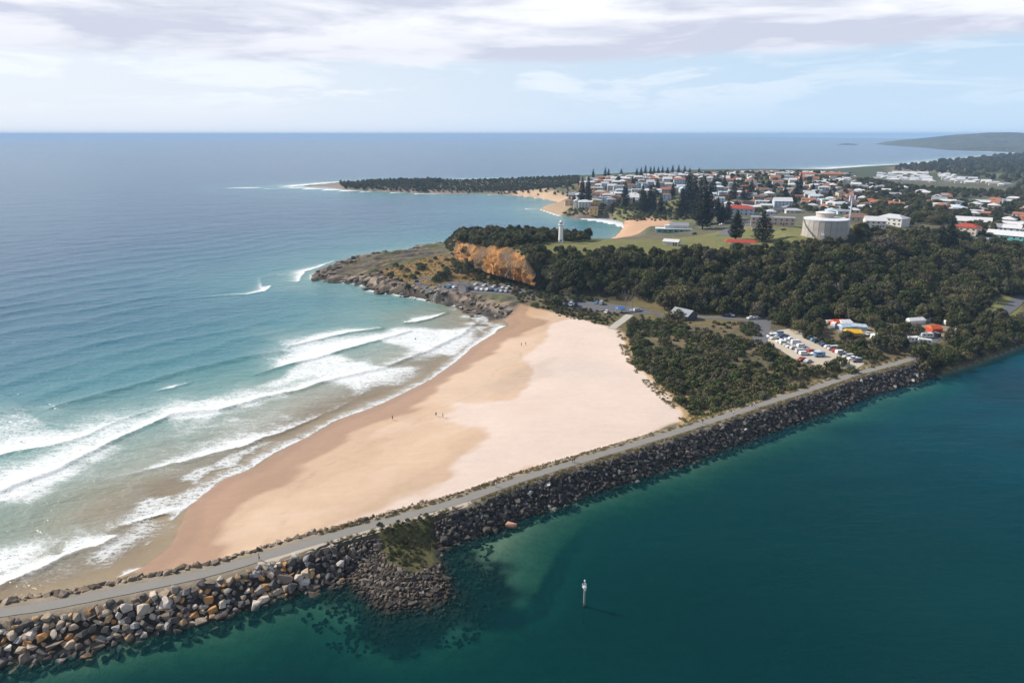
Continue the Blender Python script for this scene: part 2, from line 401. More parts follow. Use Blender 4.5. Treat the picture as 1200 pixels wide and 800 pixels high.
def leaf_material(name, c0, c1, c2):
    m, t, out = new_mat(name)
    r = t.node('ShaderNodeObjectInfo').outputs['Random']
    g = t.node('ShaderNodeNewGeometry').outputs['Position']
    g_ = sum(c2)/3
    col = t.ramp(r, [(0.0, c0), (0.45, c1), (0.8, c2), (0.9, c1), (1.0, (g_*1.15, g_*1.0, g_*0.78))])
    k = t.attr('tint')
    n = t.noise(g, 0.06, 3, 0.5)
    f = t.math('MULTIPLY', t.math('ADD', 0.40, t.math('MULTIPLY', k, 1.2)), t.math('ADD', 0.65, t.math('MULTIPLY', n, 0.7)))
    cc = t.vmath('SCALE', col, scale=f)
    b = t.node('ShaderNodeBsdfPrincipled'); t.put(b.inputs['Base Color'], cc); b.inputs['Roughness'].default_value = 0.65; b.inputs['Specular IOR Level'].default_value = 0.25
    tr = t.node('ShaderNodeBsdfTranslucent'); t.put(tr.inputs[0], cc)
    ms = t.node('ShaderNodeMixShader'); ms.inputs[0].default_value = 0.18
    t.l.new(b.outputs[0], ms.inputs[1]); t.l.new(tr.outputs[0], ms.inputs[2]); t.l.new(ms.outputs[0], out.inputs[0])
    return m
M_LEAF = leaf_material('coastal_leaves', (0.036, 0.047, 0.014), (0.068, 0.076, 0.022), (0.125, 0.108, 0.052))
M_LEAF2 = leaf_material('scrub_leaves', (0.050, 0.070, 0.020), (0.080, 0.104, 0.029), (0.125, 0.112, 0.050))
M_DRY = leaf_material('dry_scrub_leaves', (0.10, 0.085, 0.06), (0.13, 0.105, 0.072), (0.15, 0.12, 0.07))
M_PINE = leaf_material('pine_leaves', (0.018, 0.028, 0.016), (0.024, 0.034, 0.018), (0.032, 0.038, 0.018))
M_GRASS = leaf_material('grass_blades', (0.17, 0.17, 0.055), (0.25, 0.21, 0.08), (0.34, 0.26, 0.12))
M_BARK = paint('bark', (0.075, 0.06, 0.045), 0.9, 0.1, 0.3, 2.0)

# ------------------------------------------------------------------ ground sheet
def axis(lo, hi, a, b, step, grow, maxstep):
    """coordinates with even spacing on [a, b], growing outwards to lo and hi"""
    c = list(np.arange(a, b+1e-6, step)); s = step; x = c[-1]
    while x < hi: s = min(s*grow, maxstep); x += s; c.append(x)
    s = step; x = a; pre = []
    while x > lo: s = min(s*grow, maxstep); x -= s; pre.append(x)
    return np.array(pre[::-1]+c)
def grid_faces(nx, ny):
    i = np.arange(nx*ny).reshape(ny, nx)
    return np.stack([i[:-1, :-1], i[:-1, 1:], i[1:, 1:], i[1:, :-1]], -1).reshape(-1, 4)
GX = axis(-3000, 9000, -170, 300, 1.5, 1.035, 120); GY = axis(-150, 6500, 95, 560, 1.5, 1.02, 90)
gx, gy = np.meshgrid(GX, GY); fx, fy = gx.ravel(), gy.ravel()
GH, SD, TT, DR, RIV, SPD = terrain(fx, fy)
GHg = GH.reshape(gx.shape)
def hq(x, y):
    x = np.asarray(x, float); y = np.asarray(y, float)
    i = np.clip(np.searchsorted(GX, x)-1, 0, len(GX)-2); j = np.clip(np.searchsorted(GY, y)-1, 0, len(GY)-2)
    u = np.clip((x-GX[i])/(GX[i+1]-GX[i]), 0, 1); v = np.clip((y-GY[j])/(GY[j+1]-GY[j]), 0, 1)
    return (GHg[j, i]*(1-u)+GHg[j, i+1]*u)*(1-v)+(GHg[j+1, i]*(1-u)+GHg[j+1, i+1]*u)*v
_ts = np.concatenate([np.linspace(100, 900, 1600), np.geomspace(901, 9000, 900)])
def hit(px, py):
    """where the sight line through a photograph point first meets the land or the water"""
    u = (px-600)/FPX; v = (py-400)/FPX; c, s = math.cos(PITCH), math.sin(PITCH)
    x = u*_ts; y = (c-v*s)*_ts; z = CAM_H+(-s-v*c)*_ts
    h = np.maximum(hq(x, y), 0.0); k = np.nonzero(z <= h)[0]
    k = k[0] if len(k) else len(_ts)-1
    return (float(x[k]), float(y[k]), float(h[k]))

# albedo of the ground, zone by zone
n20 = fbm(fx, fy, 22); n6 = fbm(fx, fy, 6); n60 = fbm(fx, fy, 70)
col = np.empty((len(fx), 3)); veg = np.ones(len(fx))*0.6; wet = np.zeros(len(fx))
col[:] = (0.105, 0.088, 0.045)
def zone(mask, c, k=None):
    global col, veg
    m = np.clip(mask, 0, 1)[:, None]; col = col*(1-m)+np.array(c)*m
    if k is not None: veg = veg*(1-m[:, 0])+k*m[:, 0]
def zpoly(px, z, soft=2.0, noise=0.0, nf=None):
    p = ats(px, z); return sstep(sdpoly(fx, fy, p)+(0 if nf is None else (nf-0.5)*noise), -soft, soft)
zone(sstep(n20, 0.45, 0.6), (0.15, 0.12, 0.065))
far = sstep(fy, 560, 640)
zone(far*0.9, (0.12, 0.115, 0.075), 0.8)                                      # town lots, roads and yards
zone(far*sstep(n6, 0.5, 0.62)*0.8, (0.07, 0.085, 0.035))
zone(sstep(fy, 1350, 1600), (0.055, 0.07, 0.03), 0.5)
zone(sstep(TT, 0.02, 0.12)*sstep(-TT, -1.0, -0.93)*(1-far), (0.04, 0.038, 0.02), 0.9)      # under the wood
zone(zpoly([(530, 280), (700, 262), (760, 268), (790, 262), (860, 258), (940, 258), (1010, 260), (1015, 275), (950, 288), (880, 297), (800, 297), (700, 297), (640, 296), (590, 291)], 28, 4, 10, n20), (0.155, 0.152, 0.052), 0.5)
zone(zpoly([(660, 244), (760, 240), (830, 246), (840, 262), (770, 258), (700, 256), (660, 254)], 8, 4)*0.9, (0.15, 0.15, 0.055), 0.4)
zone(zpoly([(425, 312), (455, 304), (520, 299), (535, 303), (560, 318), (600, 330), (560, 345), (480, 340), (440, 330)], 7, 3, 8, n20)*(GH < 14)*(fy < 540), (0.20, 0.125, 0.042), 0.5)    # sun-dried headland grass
zone(sstep(TT, 0.02, 0.1)*(fx < -28)*(fy < 680)*(fy > 450)*1.0, (0.17, 0.10, 0.05), 0.9)
zone(zpoly([(470, 330), (520, 330), (580, 340), (560, 347), (480, 342)], 6, 3, 6, n20)*sstep(n6, 0.45, 0.55), (0.12, 0.115, 0.045), 0.5)
zone(zpoly([(655, 357), (765, 372), (720, 385), (650, 368)], 5, 2, 4, n6), (0.115, 0.10, 0.042), 0.6)
zone(zpoly([(725, 350), (860, 368), (880, 385), (760, 378)], 5, 3, 5, n6)*0.8, (0.16, 0.13, 0.055), 0.5)
zone(zpoly([(940, 440), (1020, 420), (1070, 410), (1060, 425), (960, 455), (900, 470), (830, 490), (800, 497), (850, 470)], 5, 2, 5, n6)*0.85, (0.155, 0.125, 0.055), 0.5)
zone(zpoly([(820, 492), (880, 470), (960, 448), (950, 456), (890, 474), (830, 494)], 5, 1.5, 3, n6), (0.10, 0.135, 0.035), 0.4)
zone(zpoly([(1160, 340), (1190, 345), (1200, 360), (1180, 378), (1165, 360)], 7, 2, 4, n6), (0.19, 0.18, 0.055), 0.3)
# sand
bsd = sdpoly(fx, fy, BEACH)
SDW = np.where(SD > 0, segdist(fx, fy, ats(WATERLINE[:16]))[0], SD)
DUNE = ats([(722, 384), (733, 395), (742, 418), (760, 436), (790, 452), (820, 470), (835, 486), (800, 500), (790, 484), (775, 464), (750, 445), (735, 425), (722, 400)], 4)
zone(sstep(sdpoly(fx, fy, DUNE)+(n6-0.5)*5, -1.5, 1.5), (0.36, 0.25, 0.12), 0.45)
SANDY = (np.minimum(bsd+(n6-0.5)*1.5, SD+60))
m_beach = sstep(SANDY, -1.5, 0.8)*(~RIV)
m_beach = np.maximum(m_beach, (SD < 1.5)*(~RIV)*(fy < 420)*(fx > -330)*1.0)
zone(m_beach, (0.505, 0.36, 0.25), 0.05)                                     # damp orange sand
DRY = ats([(718, 385), (738, 420), (760, 445), (786, 464), (803, 492), (700, 533), (600, 566), (520, 588), (455, 603), (385, 622), (372, 610), (430, 592), (470, 575), (520, 560), (545, 535), (565, 500), (530, 490), (545, 470), (600, 468), (625, 445), (618, 425), (640, 410), (655, 395), (650, 380), (690, 376)], 3)
n40 = fbm(fx*0.8+fy*0.6, (fy*0.8-fx*0.6)*2.0, 34, 4)
mid = sdpoly(fx, fy, ats([(300, 640), (270, 630), (330, 580), (400, 545), (470, 490), (530, 440), (575, 400), (650, 385), (600, 470), (540, 530), (470, 580), (380, 620)], 2.5))
zone(sstep(mid+(n40-0.5)*34, -1.2, 1.2)*m_beach*0.55, (0.565, 0.41, 0.29))
zone(sstep(mid-6+(n40-0.5)*60+(n6-0.5)*4, -0.8, 0.8)*m_beach*0.4, (0.59, 0.45, 0.34))
zone(sstep(sdpoly(fx, fy, DRY)+4*sstep(fx, 0, 20)+(n20-0.5)*15+(n40-0.5)*20+(n6-0.5)*4, -1.8, 1.8)*m_beach, (0.615, 0.50, 0.425), 0.04)
zone(zpoly([(560, 450), (615, 428), (650, 420), (640, 440), (590, 460)], 3, 3, 8, n20)*m_beach*0.35, (0.36, 0.29, 0.24))
zone(zpoly([(575, 360), (625, 362), (640, 372), (600, 376)], 1.5, 3, 6, n20)*m_beach*0.5, (0.45, 0.27, 0.14))
wetm = sstep(-(SDW+(n40-0.5)*24), -16, -12.5)*m_beach
zone(wetm*0.85, (0.345, 0.208, 0.128)); zone(sstep(-(SDW+(n20-0.5)*6), -7, -3.5)*m_beach*0.7, (0.30, 0.185, 0.12)); wet = wetm
wr = np.abs(SDW-26-(n40-0.5)*26); zone(sstep(-wr, -1.3, -0.2)*m_beach*0.28*sstep(n6, 0.4, 0.6), (0.30, 0.22, 0.15))
zone(zpoly([(640, 425), (690, 420), (735, 430), (740, 445), (690, 448), (640, 440)], 3, 8, 14, n20)*m_beach*0.16, (0.40, 0.36, 0.33))
zone(zpoly([(580, 470), (640, 462), (660, 478), (610, 492)], 3, 6, 14, n20)*m_beach*0.16, (0.48, 0.33, 0.28))
zone((SD < 0)*(~RIV)*m_beach*1.0, (0.34, 0.25, 0.16))
# bay sands
zone(zpoly([(716, 262), (735, 259), (775, 260), (790, 266), (775, 272), (740, 280), (716, 280)], 2, 3), (0.50, 0.31, 0.19), 0.05)
zone(zpoly([(590, 224.5), (640, 227.5), (672, 232), (655, 239), (630, 232), (600, 229)], 3, 4), (0.48, 0.34, 0.22), 0.05)
zone(zpoly([(1040, 191), (1075, 190.5), (1130, 185), (1200, 179), (1200, 182), (1130, 188.5), (1065, 194)], 1, 10), (0.55, 0.45, 0.35), 0.05)
zone(zpoly([(1040, 196), (1140, 196), (1130, 203), (1040, 203)], 5, 10, 20, n20)*0.8, (0.22, 0.17, 0.10), 0.4)
zone(zpoly([(1150, 203.5), (1172, 204), (1170, 210), (1150, 208)], 5, 4), (0.17, 0.19, 0.06), 0.3)
# rock ledges
rzm = sstep(sdpoly(fx, fy, ROCK_ZONE)+(n6-0.5)*5, -2, 2)
rin = sstep(-SD, -15, -7); zone(rzm*np.maximum(rin, 0.55*sstep(n6, 0.45, 0.55)), (0.27, 0.21, 0.155), 0.8)
zone(rzm*(1-rin)*sstep(n20, 0.5, 0.6), (0.10, 0.105, 0.045), 0.7)
zone(rzm*sstep(fbm(fx+0.6*fy, (fy-0.6*fx)*2.2, 9), 0.5, 0.56), (0.09, 0.075, 0.06), 0.8)  # crevice shade put into the rock colour as dark streaks
zone(sstep(-SD, -3.5, -0.5)*rzm, (0.05, 0.042, 0.032), 0.8)
zone(zpoly([(652, 252), (675, 250), (715, 253), (735, 262), (712, 257), (672, 258)], 2, 3), (0.17, 0.13, 0.10), 0.7)
zone(zpoly([(630, 243), (655, 238), (672, 246), (655, 252)], 2, 3), (0.36, 0.25, 0.16), 0.5)
zone(zpoly([(345, 219), (385, 215), (410, 215), (420, 224), (560, 228), (600, 229), (600, 226.5), (440, 222)], 2, 6), (0.25, 0.19, 0.15), 0.6)
# breakwater crest and river bed
cw = sstep(-DR, -7.5, -5.5)
zone(cw*(~RIV), (0.17, 0.14, 0.06), 0.6)
zone(sstep(-DR, -14, -10)*RIV*1.0, (0.035, 0.03, 0.024), 0.8)
zone(sstep(-DR, -5.0, -3.6)*1.0, (0.24, 0.20, 0.145), 0.4)
zone(RIV*(GH < -0.1)*1.0, (0.30, 0.265, 0.175), 0.5)
RUB = ats([(395, 690), (425, 745), (470, 760), (530, 742), (592, 722), (612, 690), (588, 660), (545, 638), (525, 640), (500, 680), (440, 700)])
zone(RIV*sstep(sdpoly(fx, fy, RUB)+(n6-0.5)*14, -2.5, 2.5)*(GH < 0.2), (0.012, 0.011, 0.010), 0.8)
zone(RIV*sstep(SPD, -7, -3), (0.026, 0.022, 0.018), 0.8)
zone(RIV*sstep(fbm(fx*0.7, fy*1.4, 45, 3), 0.56, 0.66)*(GH < -1.0)*0.75, (0.05, 0.055, 0.035), 0.6)     # weed on the river bed
zone(sstep(sdpoly(fx, fy, ats([(440, 622), (500, 606), (512, 640), (490, 660), (455, 655)], 4)), -1.5, 1), (0.10, 0.09, 0.035), 0.8)

quads = grid_faces(len(GX), len(GY)); cen = quads[:, 0]
quad_sd = SD[quads].max(1); quad_h = GH[quads].max(1)
is_bed = RIV[cen] & (quad_h < 0.0) | ((~RIV[cen]) & (quad_sd < 0) & (quad_h < 0.3))
is_beach = (~is_bed) & (m_beach[cen] > 0.5) & (~RIV[cen])
V = np.stack([fx, fy, GH], 1)
def sub_sheet(name, sel, kind='structure'):
    f = quads[sel]; u, inv = np.unique(f, return_inverse=True)
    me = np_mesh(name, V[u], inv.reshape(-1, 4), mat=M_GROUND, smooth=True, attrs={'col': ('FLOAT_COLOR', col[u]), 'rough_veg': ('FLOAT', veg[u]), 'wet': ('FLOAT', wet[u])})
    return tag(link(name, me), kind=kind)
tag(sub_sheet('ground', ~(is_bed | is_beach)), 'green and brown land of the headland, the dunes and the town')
tag(sub_sheet('beach', is_beach), 'wide pale sandy beach with damp orange sand along the surf')
tag(sub_sheet('seabed', is_bed), 'sand and rubble under the water')

# ------------------------------------------------------------------ the ocean
FRONTS = [  # breaking waves: line of the foam's shoreward edge (photograph order left to right), trail (m) and strength at each point, height
    ([(64, 478), (150, 454), (217, 435), (289, 419), (330, 413)], [3, 3, 3, 3, 3], [0, 0, 0, 0, 0], 1.01),
    ([(-60, 560), (0, 534), (62, 523), (94, 514), (131, 497), (180, 480)], [40, 40, 34, 24, 14, 6], [0.85, 0.85, 0.85, 0.8, 0.6, 0.1], 0.5),
    ([(-80, 590), (0, 577), (16, 569), (66, 551), (94, 537), (116, 526), (141, 514), (175, 498), (203, 486), (231, 483), (259, 481), (300, 469), (322, 464), (347, 459), (394, 444), (450, 431), (506, 410), (540, 393), (562, 376)],
     [20, 20, 20, 20, 18, 24, 30, 30, 28, 24, 22, 20, 16, 18, 20, 15, 10, 8, 5], [0.9, 0.9, 0.9, 0.9, 0.9, 0.9, 0.9, 0.9, 0.8, 0.75, 0.9, 0.9, 0.85, 0.8, 0.8, 0.65, 0.6, 0.6, 0.5], 0.7),
    ([(300, 440), (341, 427), (372, 420), (394, 413), (425, 404), (457, 395), (480, 388)], [5, 26, 34, 34, 22, 14, 3], [0.2, 0.85, 0.95, 1.0, 1.0, 0.9, 0.3], 0.6),
    ([(337, 407), (375, 398), (410, 390), (448, 385)], [6, 10, 10, 6], [0.4, 0.95, 0.95, 0.5], 0.6),
    ([(185, 458), (202, 455), (222, 449)], [3, 5, 2], [0.6, 0.95, 0.6], 0.4),
    ([(474, 379), (488, 378), (505, 374), (524, 367)], [4, 9, 10, 4], [0.8, 1.1, 1.1, 0.7], 0.7),
    ([(150, 557), (180, 549), (219, 541), (250, 532), (285, 523), (300, 516), (337, 505), (372, 490), (410, 472), (440, 462)], [2, 5, 12, 16, 16, 16, 14, 9, 6, 3], [0.3, 0.85, 0.75, 0.8, 0.85, 0.75, 0.7, 0.6, 0.4, 0.1], 0.35),
    ([(-40, 592), (0, 588), (20, 584), (42, 576)], [3, 6, 6, 3], [0.6, 0.75, 0.75, 0.5], 0.3),
    ([(-40, 702), (0, 687), (31, 673), (50, 665), (72, 651)], [8, 9, 9, 9, 5], [0.9, 0.95, 0.95, 0.9, 0.8], 0.4),
    ([(72, 651), (95, 645), (116, 640), (136, 629)], [12, 15, 14, 6], [0.7, 0.85, 0.85, 0.7], 0.3),
    ([(130, 620), (160, 612), (190, 604), (215, 595)], [12, 14, 14, 8], [0.45, 0.75, 0.8, 0.7], 0.2),
    ([(190, 612), (206, 610), (222, 592), (262, 560), (300, 547), (322, 532), (360, 512), (397, 492), (450, 472), (502, 447), (532, 426), (562, 402), (592, 382)], [3, 5, 9, 10, 9, 9, 8, 8, 8, 7, 6, 6, 8], [0.5, 0.7, 0.75, 0.7, 0.7, 0.7, 0.75, 0.75, 0.75, 0.7, 0.75, 0.8, 0.95], 0.05),
    ([(141, 676), (152, 674), (166, 665)], [3, 4, 2], [0.8, 0.95, 0.7], 0.1),
    ([(165, 635), (172, 642), (176, 640)], [2, 3, 2], [0.5, 0.8, 0.5], 0.05),
    ([(157, 358), (200, 353), (255, 347), (290, 345), (312, 341), (318, 335)], [1, 1.5, 3, 5, 8, 6], [0.15, 0.3, 0.55, 0.8, 1.0, 0.9], 0.3),
    ([(312, 341), (307, 335), (306, 325), (322, 322), (338, 323)], [5, 4, 3, 4, 4], [0.9, 0.7, 0.5, 0.5, 0.5], 0.2),
    ([(262, 220.5), (290, 220.5), (318, 222)], [22, 25, 15], [0.6, 0.9, 0.6], 0.3),
    ([(326, 221.5), (345, 221), (385, 223), (430, 225.5)], [30, 40, 30, 20], [0.7, 1.1, 1.1, 0.9], 0.3), ([(330, 219.5), (350, 217.8), (385, 214.8), (405, 212.8)], [25, 35, 35, 25], [0.6, 1.1, 1.1, 0.8], 0.3), ([(430, 225), (490, 227.5), (560, 228), (600, 230)], [10, 14, 10, 10], [0.7, 0.8, 0.6, 0.6], 0.2),
    ([(350, 330), (357, 318), (372, 314), (392, 306)], [8, 9, 8, 5], [0.9, 1.0, 1.0, 0.7], 0.3),
    ([(455, 300), (470, 297), (492, 291), (504, 287)], [5, 6, 5, 4], [0.6, 0.8, 0.7, 0.5], 0.2),
    ([(535, 213), (600, 212), (690, 210)], [90, 100, 110], [0.9, 0.9, 1.0], 0.3),
    ([(650, 250.5), (680, 257), (700, 260), (716, 263), (731, 267)], [26, 30, 34, 34, 24], [0.9, 1.0, 1.0, 0.9, 0.9], 0.2),
    ([(615, 245), (632, 246), (652, 253)], [10, 12, 10], [0.8, 0.9, 0.8], 0.2),
    ([(598, 229.5), (630, 232.5), (652, 236)], [8, 10, 8], [0.5, 0.8, 0.5], 0.2),
    ([(925, 202), (960, 200), (1007, 196.5), (1065, 193.2)], [70, 90, 100, 80], [0.7, 0.9, 1.0, 0.9], 0.2),
    ([(1112, 176.8), (1150, 178), (1200, 180)], [200, 200, 200], [0.7, 0.9, 0.9], 0.2), ([(1065, 193.2), (1125, 187.6), (1160, 185.6), (1200, 181.8)], [110, 110, 120, 130], [0.7, 0.8, 0.9, 0.9], 0.2),
    ([(733, 258), (731, 268), (724, 277), (700, 284)], [9, 16, 18, 14], [0.9, 1.0, 1.0, 0.9], 0.1),
]
OX = axis(-45000, 9000, -200, 20, 0.9, 1.03, 2500); OY = axis(-3000, 45000, 112, 400, 0.9, 1.025, 2500)
ox, oy = np.meshgrid(OX, OY); ox, oy = ox.ravel(), oy.ravel()
osd = sdpoly(ox, oy, LAND); odw, oside, _ = segdist(ox, oy, DIVIDE); oriv = oside < 0
foam = np.zeros(len(ox)); oz = np.zeros(len(ox)); lace = np.zeros(len(ox))
nn = fbm(ox, oy, 9, 4); nb = fbm(ox, oy, 30, 3); nsm = fbm(ox, oy, 2.5, 2)
for pts, trail, stren, amp in FRONTS:
    Wp = ats(pts); xs = [p[0] for p in Wp]; ys = [p[1] for p in Wp]; mg = 90
    sel = np.nonzero((ox > min(xs)-mg) & (ox < max(xs)+mg) & (oy > min(ys)-mg) & (oy < max(ys)+mg))[0]
    if not len(sel): continue
    d_, s_, p_ = segdist(ox[sel], oy[sel], Wp)
    idx = np.arange(len(pts)); tr = np.interp(p_, idx, trail); st = np.interp(p_, idx, stren)
    e0 = (p_ <= 0.001) | (p_ >= len(pts)-1.001)
    sg = np.where(s_ >= 0, d_, -d_)+(nsm[sel]-0.5)*0.9+(nn[sel]-0.5)*2.2
    endfade = np.where(e0, np.exp(-d_/2.0), 1.0)
    fo = st*sstep(sg, -0.5, 0.7)*(0.26*np.exp(-np.maximum(sg, 0)/2.2)+0.86*np.exp(-(np.maximum(sg, 0)/(tr*1.45))**1.3)*(0.72+0.6*nb[sel]))*endfade
    foam[sel] = np.maximum(foam[sel], fo)+0.12*np.minimum(foam[sel], fo)
    prof = np.where(sg > 0, np.exp(-sg/5.0), sstep(sg, -2.2-3.5*(amp > 1), 0))*endfade
    oz[sel] = np.maximum(oz[sel], amp*prof*(0.8+0.4*nb[sel]))
# wash round the rocks of the headland and of the far points
rocky = sdpoly(ox, oy, ats([(330, 335), (345, 305), (480, 285), (520, 280), (560, 340), (615, 352), (612, 374), (575, 380), (520, 372), (430, 352)], 0))
wash = sstep(rocky, -5, 10)*np.exp(-np.maximum(-osd, 0)/(3.0+9*np.maximum(nb-0.35, 0)*2))*0.95
foam = np.maximum(foam, wash*sstep(nn, 0.3, 0.5))
corner = sdpoly(ox, oy, ats([(520, 360), (548, 360), (600, 372), (600, 384), (570, 396), (540, 385)]))
foam = np.maximum(foam, sstep(corner, -4, 8)*0.62*sstep(nn, 0.35, 0.6))
# loose lace left behind by earlier waves
surf = sdpoly(ox, oy, ats([(-100, 470), (60, 472), (200, 470), (320, 440), (460, 385), (560, 372), (590, 384), (500, 445), (400, 490), (300, 545), (215, 600), (140, 680), (-100, 720)]))
calm = sdpoly(ox, oy, ats([(-200, 596), (40, 586), (110, 566), (180, 556), (215, 560), (150, 600), (60, 632), (-200, 680)]))
swsh = sdpoly(ox, oy, ats([(170, 575), (240, 540), (300, 520), (345, 505), (300, 548), (222, 597), (205, 625), (130, 635), (90, 650), (70, 640), (120, 605)]))
lacez = (1-0.75*sstep(calm, -4, 8))*sstep(surf+(nb-0.5)*30, -6, 14)*(0.41+0.33*sstep(fbm(ox*0.6+oy, oy*0.5-ox, 34, 3), 0.40, 0.62))
lacez = np.maximum(lacez, sstep(swsh+(nb-0.5)*10, -3, 5)*(0.30+0.36*sstep(nn, 0.42, 0.66)))
foam = np.clip(np.maximum(foam, lacez), 0, 1.15)
# unbroken swell further out, parallel to the breaking crests
ph = (-0.80*ox+0.60*oy)
ph = ph+(fbm(ox, oy, 90, 3)-0.5)*60
dist = np.hypot(ox, oy)
sw = (0.5+0.5*np.sin(ph/27.0*2*np.pi))**3*0.55*sstep(-osd, 60, 130)*(1-sstep(dist, 500, 1500))*(0.4+nb)
oz = oz+sw
oz = oz*sstep(-osd, -1, 6)+sstep(-osd, 4, -3)*0.03
dbl = segdist(ox, oy, ats(WATERLINE[:16]))[0]
odep = np.minimum(dbl*1.12, np.maximum(-osd, 0)*1.3+75*sstep(dbl, 10, 80))+(nn-0.5)*6
odep = np.where(-osd > 0, odep, np.minimum(odep, 0))
def sea_material():
    m, t, out = new_mat('ocean_water')
    g = t.node('ShaderNodeNewGeometry').outputs['Position']
    sh = t.attr('shore'); fo = t.attr('foam')
    n0 = t.noise(g, 0.012, 4, 0.55)
    shn = t.math('ADD', sh, t.math('MULTIPLY', t.math('SUBTRACT', n0, 0.5), t.math('MINIMUM', sh, 90.0)))
    fac = t.math('DIVIDE', shn, 400.0, clamp=True)
    body = t.ramp(fac, [(0.0, (0.33, 0.215, 0.13)), (0.04, (0.29, 0.225, 0.15)), (0.10, (0.215, 0.235, 0.18)), (0.19, (0.125, 0.255, 0.24)), (0.32, (0.042, 0.175, 0.205)), (0.55, (0.020, 0.120, 0.180)), (1.0, (0.014, 0.082, 0.152))])
    # ripples: long across the wind, shorter chop on top
    a = t.mapping(g, scale=(0.55, 1.0, 1.0), rot=(0, 0, R(-25)))
    w1 = t.noise(a, 0.16, 4, 0.6, 0.4); w2 = t.noise(a, 0.75, 3, 0.6); w3 = t.noise(a, 0.03, 3, 0.5)
    hgt = t.math('ADD', t.math('ADD', t.math('MULTIPLY', w1, 1.3), t.math('MULTIPLY', w2, 0.32)), t.math('MULTIPLY', w3, 3.0))
    bump = t.bump(hgt, 0.85, 1.0)
    # foam: cells of lace that close up as the foam thickens
    q = t.mapping(g, scale=(0.55, 1.0, 1.0), rot=(0, 0, R(-54)))
    wp = t.vmath('ADD', q, t.vmath('SCALE', t.noise(g, 0.6, 3, 0.6, 0, out=1), scale=2.4))
    vo = t.node('ShaderNodeTexVoronoi', feature='DISTANCE_TO_EDGE'); t.put(vo.inputs['Vector'], wp); vo.inputs['Scale'].default_value = 0.55
    vo2 = t.node('ShaderNodeTexVoronoi', feature='DISTANCE_TO_EDGE'); t.put(vo2.inputs['Vector'], wp); vo2.inputs['Scale'].default_value = 1.5
    cell = t.math('SUBTRACT', 1.0, t.math('MULTIPLY', t.math('MINIMUM', vo.outputs['Distance'], t.math('MULTIPLY', vo2.outputs['Distance'], 1.3)), 2.6), clamp=True)
    fn = t.noise(t.mapping(g, scale=(0.28, 1.0, 1.0), rot=(0, 0, R(-50))), 0.30, 6, 0.7, 0.8); fn2 = t.noise(q, 1.6, 5, 0.7)
    pat = t.math('ADD', t.math('MULTIPLY', cell, 0.42), t.math('ADD', t.math('MULTIPLY', fn, 0.75), t.math('MULTIPLY', fn2, 0.45)))    # about 0.5 .. 1.4
    lim = t.math('SUBTRACT', 1.54, t.math('MULTIPLY', fo, 1.08))
    mask = t.smooth(t.math('SUBTRACT', pat, lim), -0.17, 0.19)
    mask = t.math('MULTIPLY', mask, t.math('ADD', 0.45, t.math('MULTIPLY', t.smooth(fo, 0.3, 0.9), 0.52)))
    mask = t.math('MULTIPLY', mask, t.smooth(fo, 0.02, 0.2))
    wcol = t.mix(t.math('MULTIPLY', t.smooth(fo, 0.08, 0.85), 0.55), body, (0.38, 0.46, 0.43))        # air in the water behind a breaker
    b = t.node('ShaderNodeBsdfPrincipled'); t.put(b.inputs['Base Color'], wcol)
    b.inputs['Roughness'].default_value = 0.22; b.inputs['IOR'].default_value = 1.33; t.l.new(bump, b.inputs['Normal'])
    b.inputs['Specular IOR Level'].default_value = 0.42
    tr = t.node('ShaderNodeBsdfTransparent'); tr.inputs[0].default_value = (0.93, 0.96, 0.95, 1)
    alpha = t.smooth(shn, -1.0, 30.0, 0.08, 1.0)
    ms = t.node('ShaderNodeMixShader'); t.put(ms.inputs[0], alpha); t.l.new(tr.outputs[0], ms.inputs[1]); t.l.new(b.outputs[0], ms.inputs[2])
    f = t.node('ShaderNodeBsdfPrincipled'); f.inputs['Base Color'].default_value = (0.76, 0.78, 0.78, 1); f.inputs['Roughness'].default_value = 0.9
    t.l.new(t.bump(t.math('ADD', pat, t.math('MULTIPLY', fn2, 0.8)), 0.5, 0.5), f.inputs['Normal'])
    m2 = t.node('ShaderNodeMixShader'); t.put(m2.inputs[0], mask); t.l.new(ms.outputs[0], m2.inputs[1]); t.l.new(f.outputs[0], m2.inputs[2])
    t.l.new(m2.outputs[0], out.inputs[0])
    return m
OV = np.stack([ox, oy, oz], 1)
oq = grid_faces(len(OX), len(OY))
keep = (osd[oq].min(1) < 2.5) & (~oriv[oq].all(1))
oq = oq[keep]; u, inv = np.unique(oq, return_inverse=True)
sea = link('sea', np_mesh('sea', OV[u], inv.reshape(-1, 4), mat=sea_material(), smooth=True, attrs={'shore': ('FLOAT', odep[u]), 'foam': ('FLOAT', foam[u])}))
tag(sea, 'blue ocean with white surf rolling onto the beach', kind='structure')

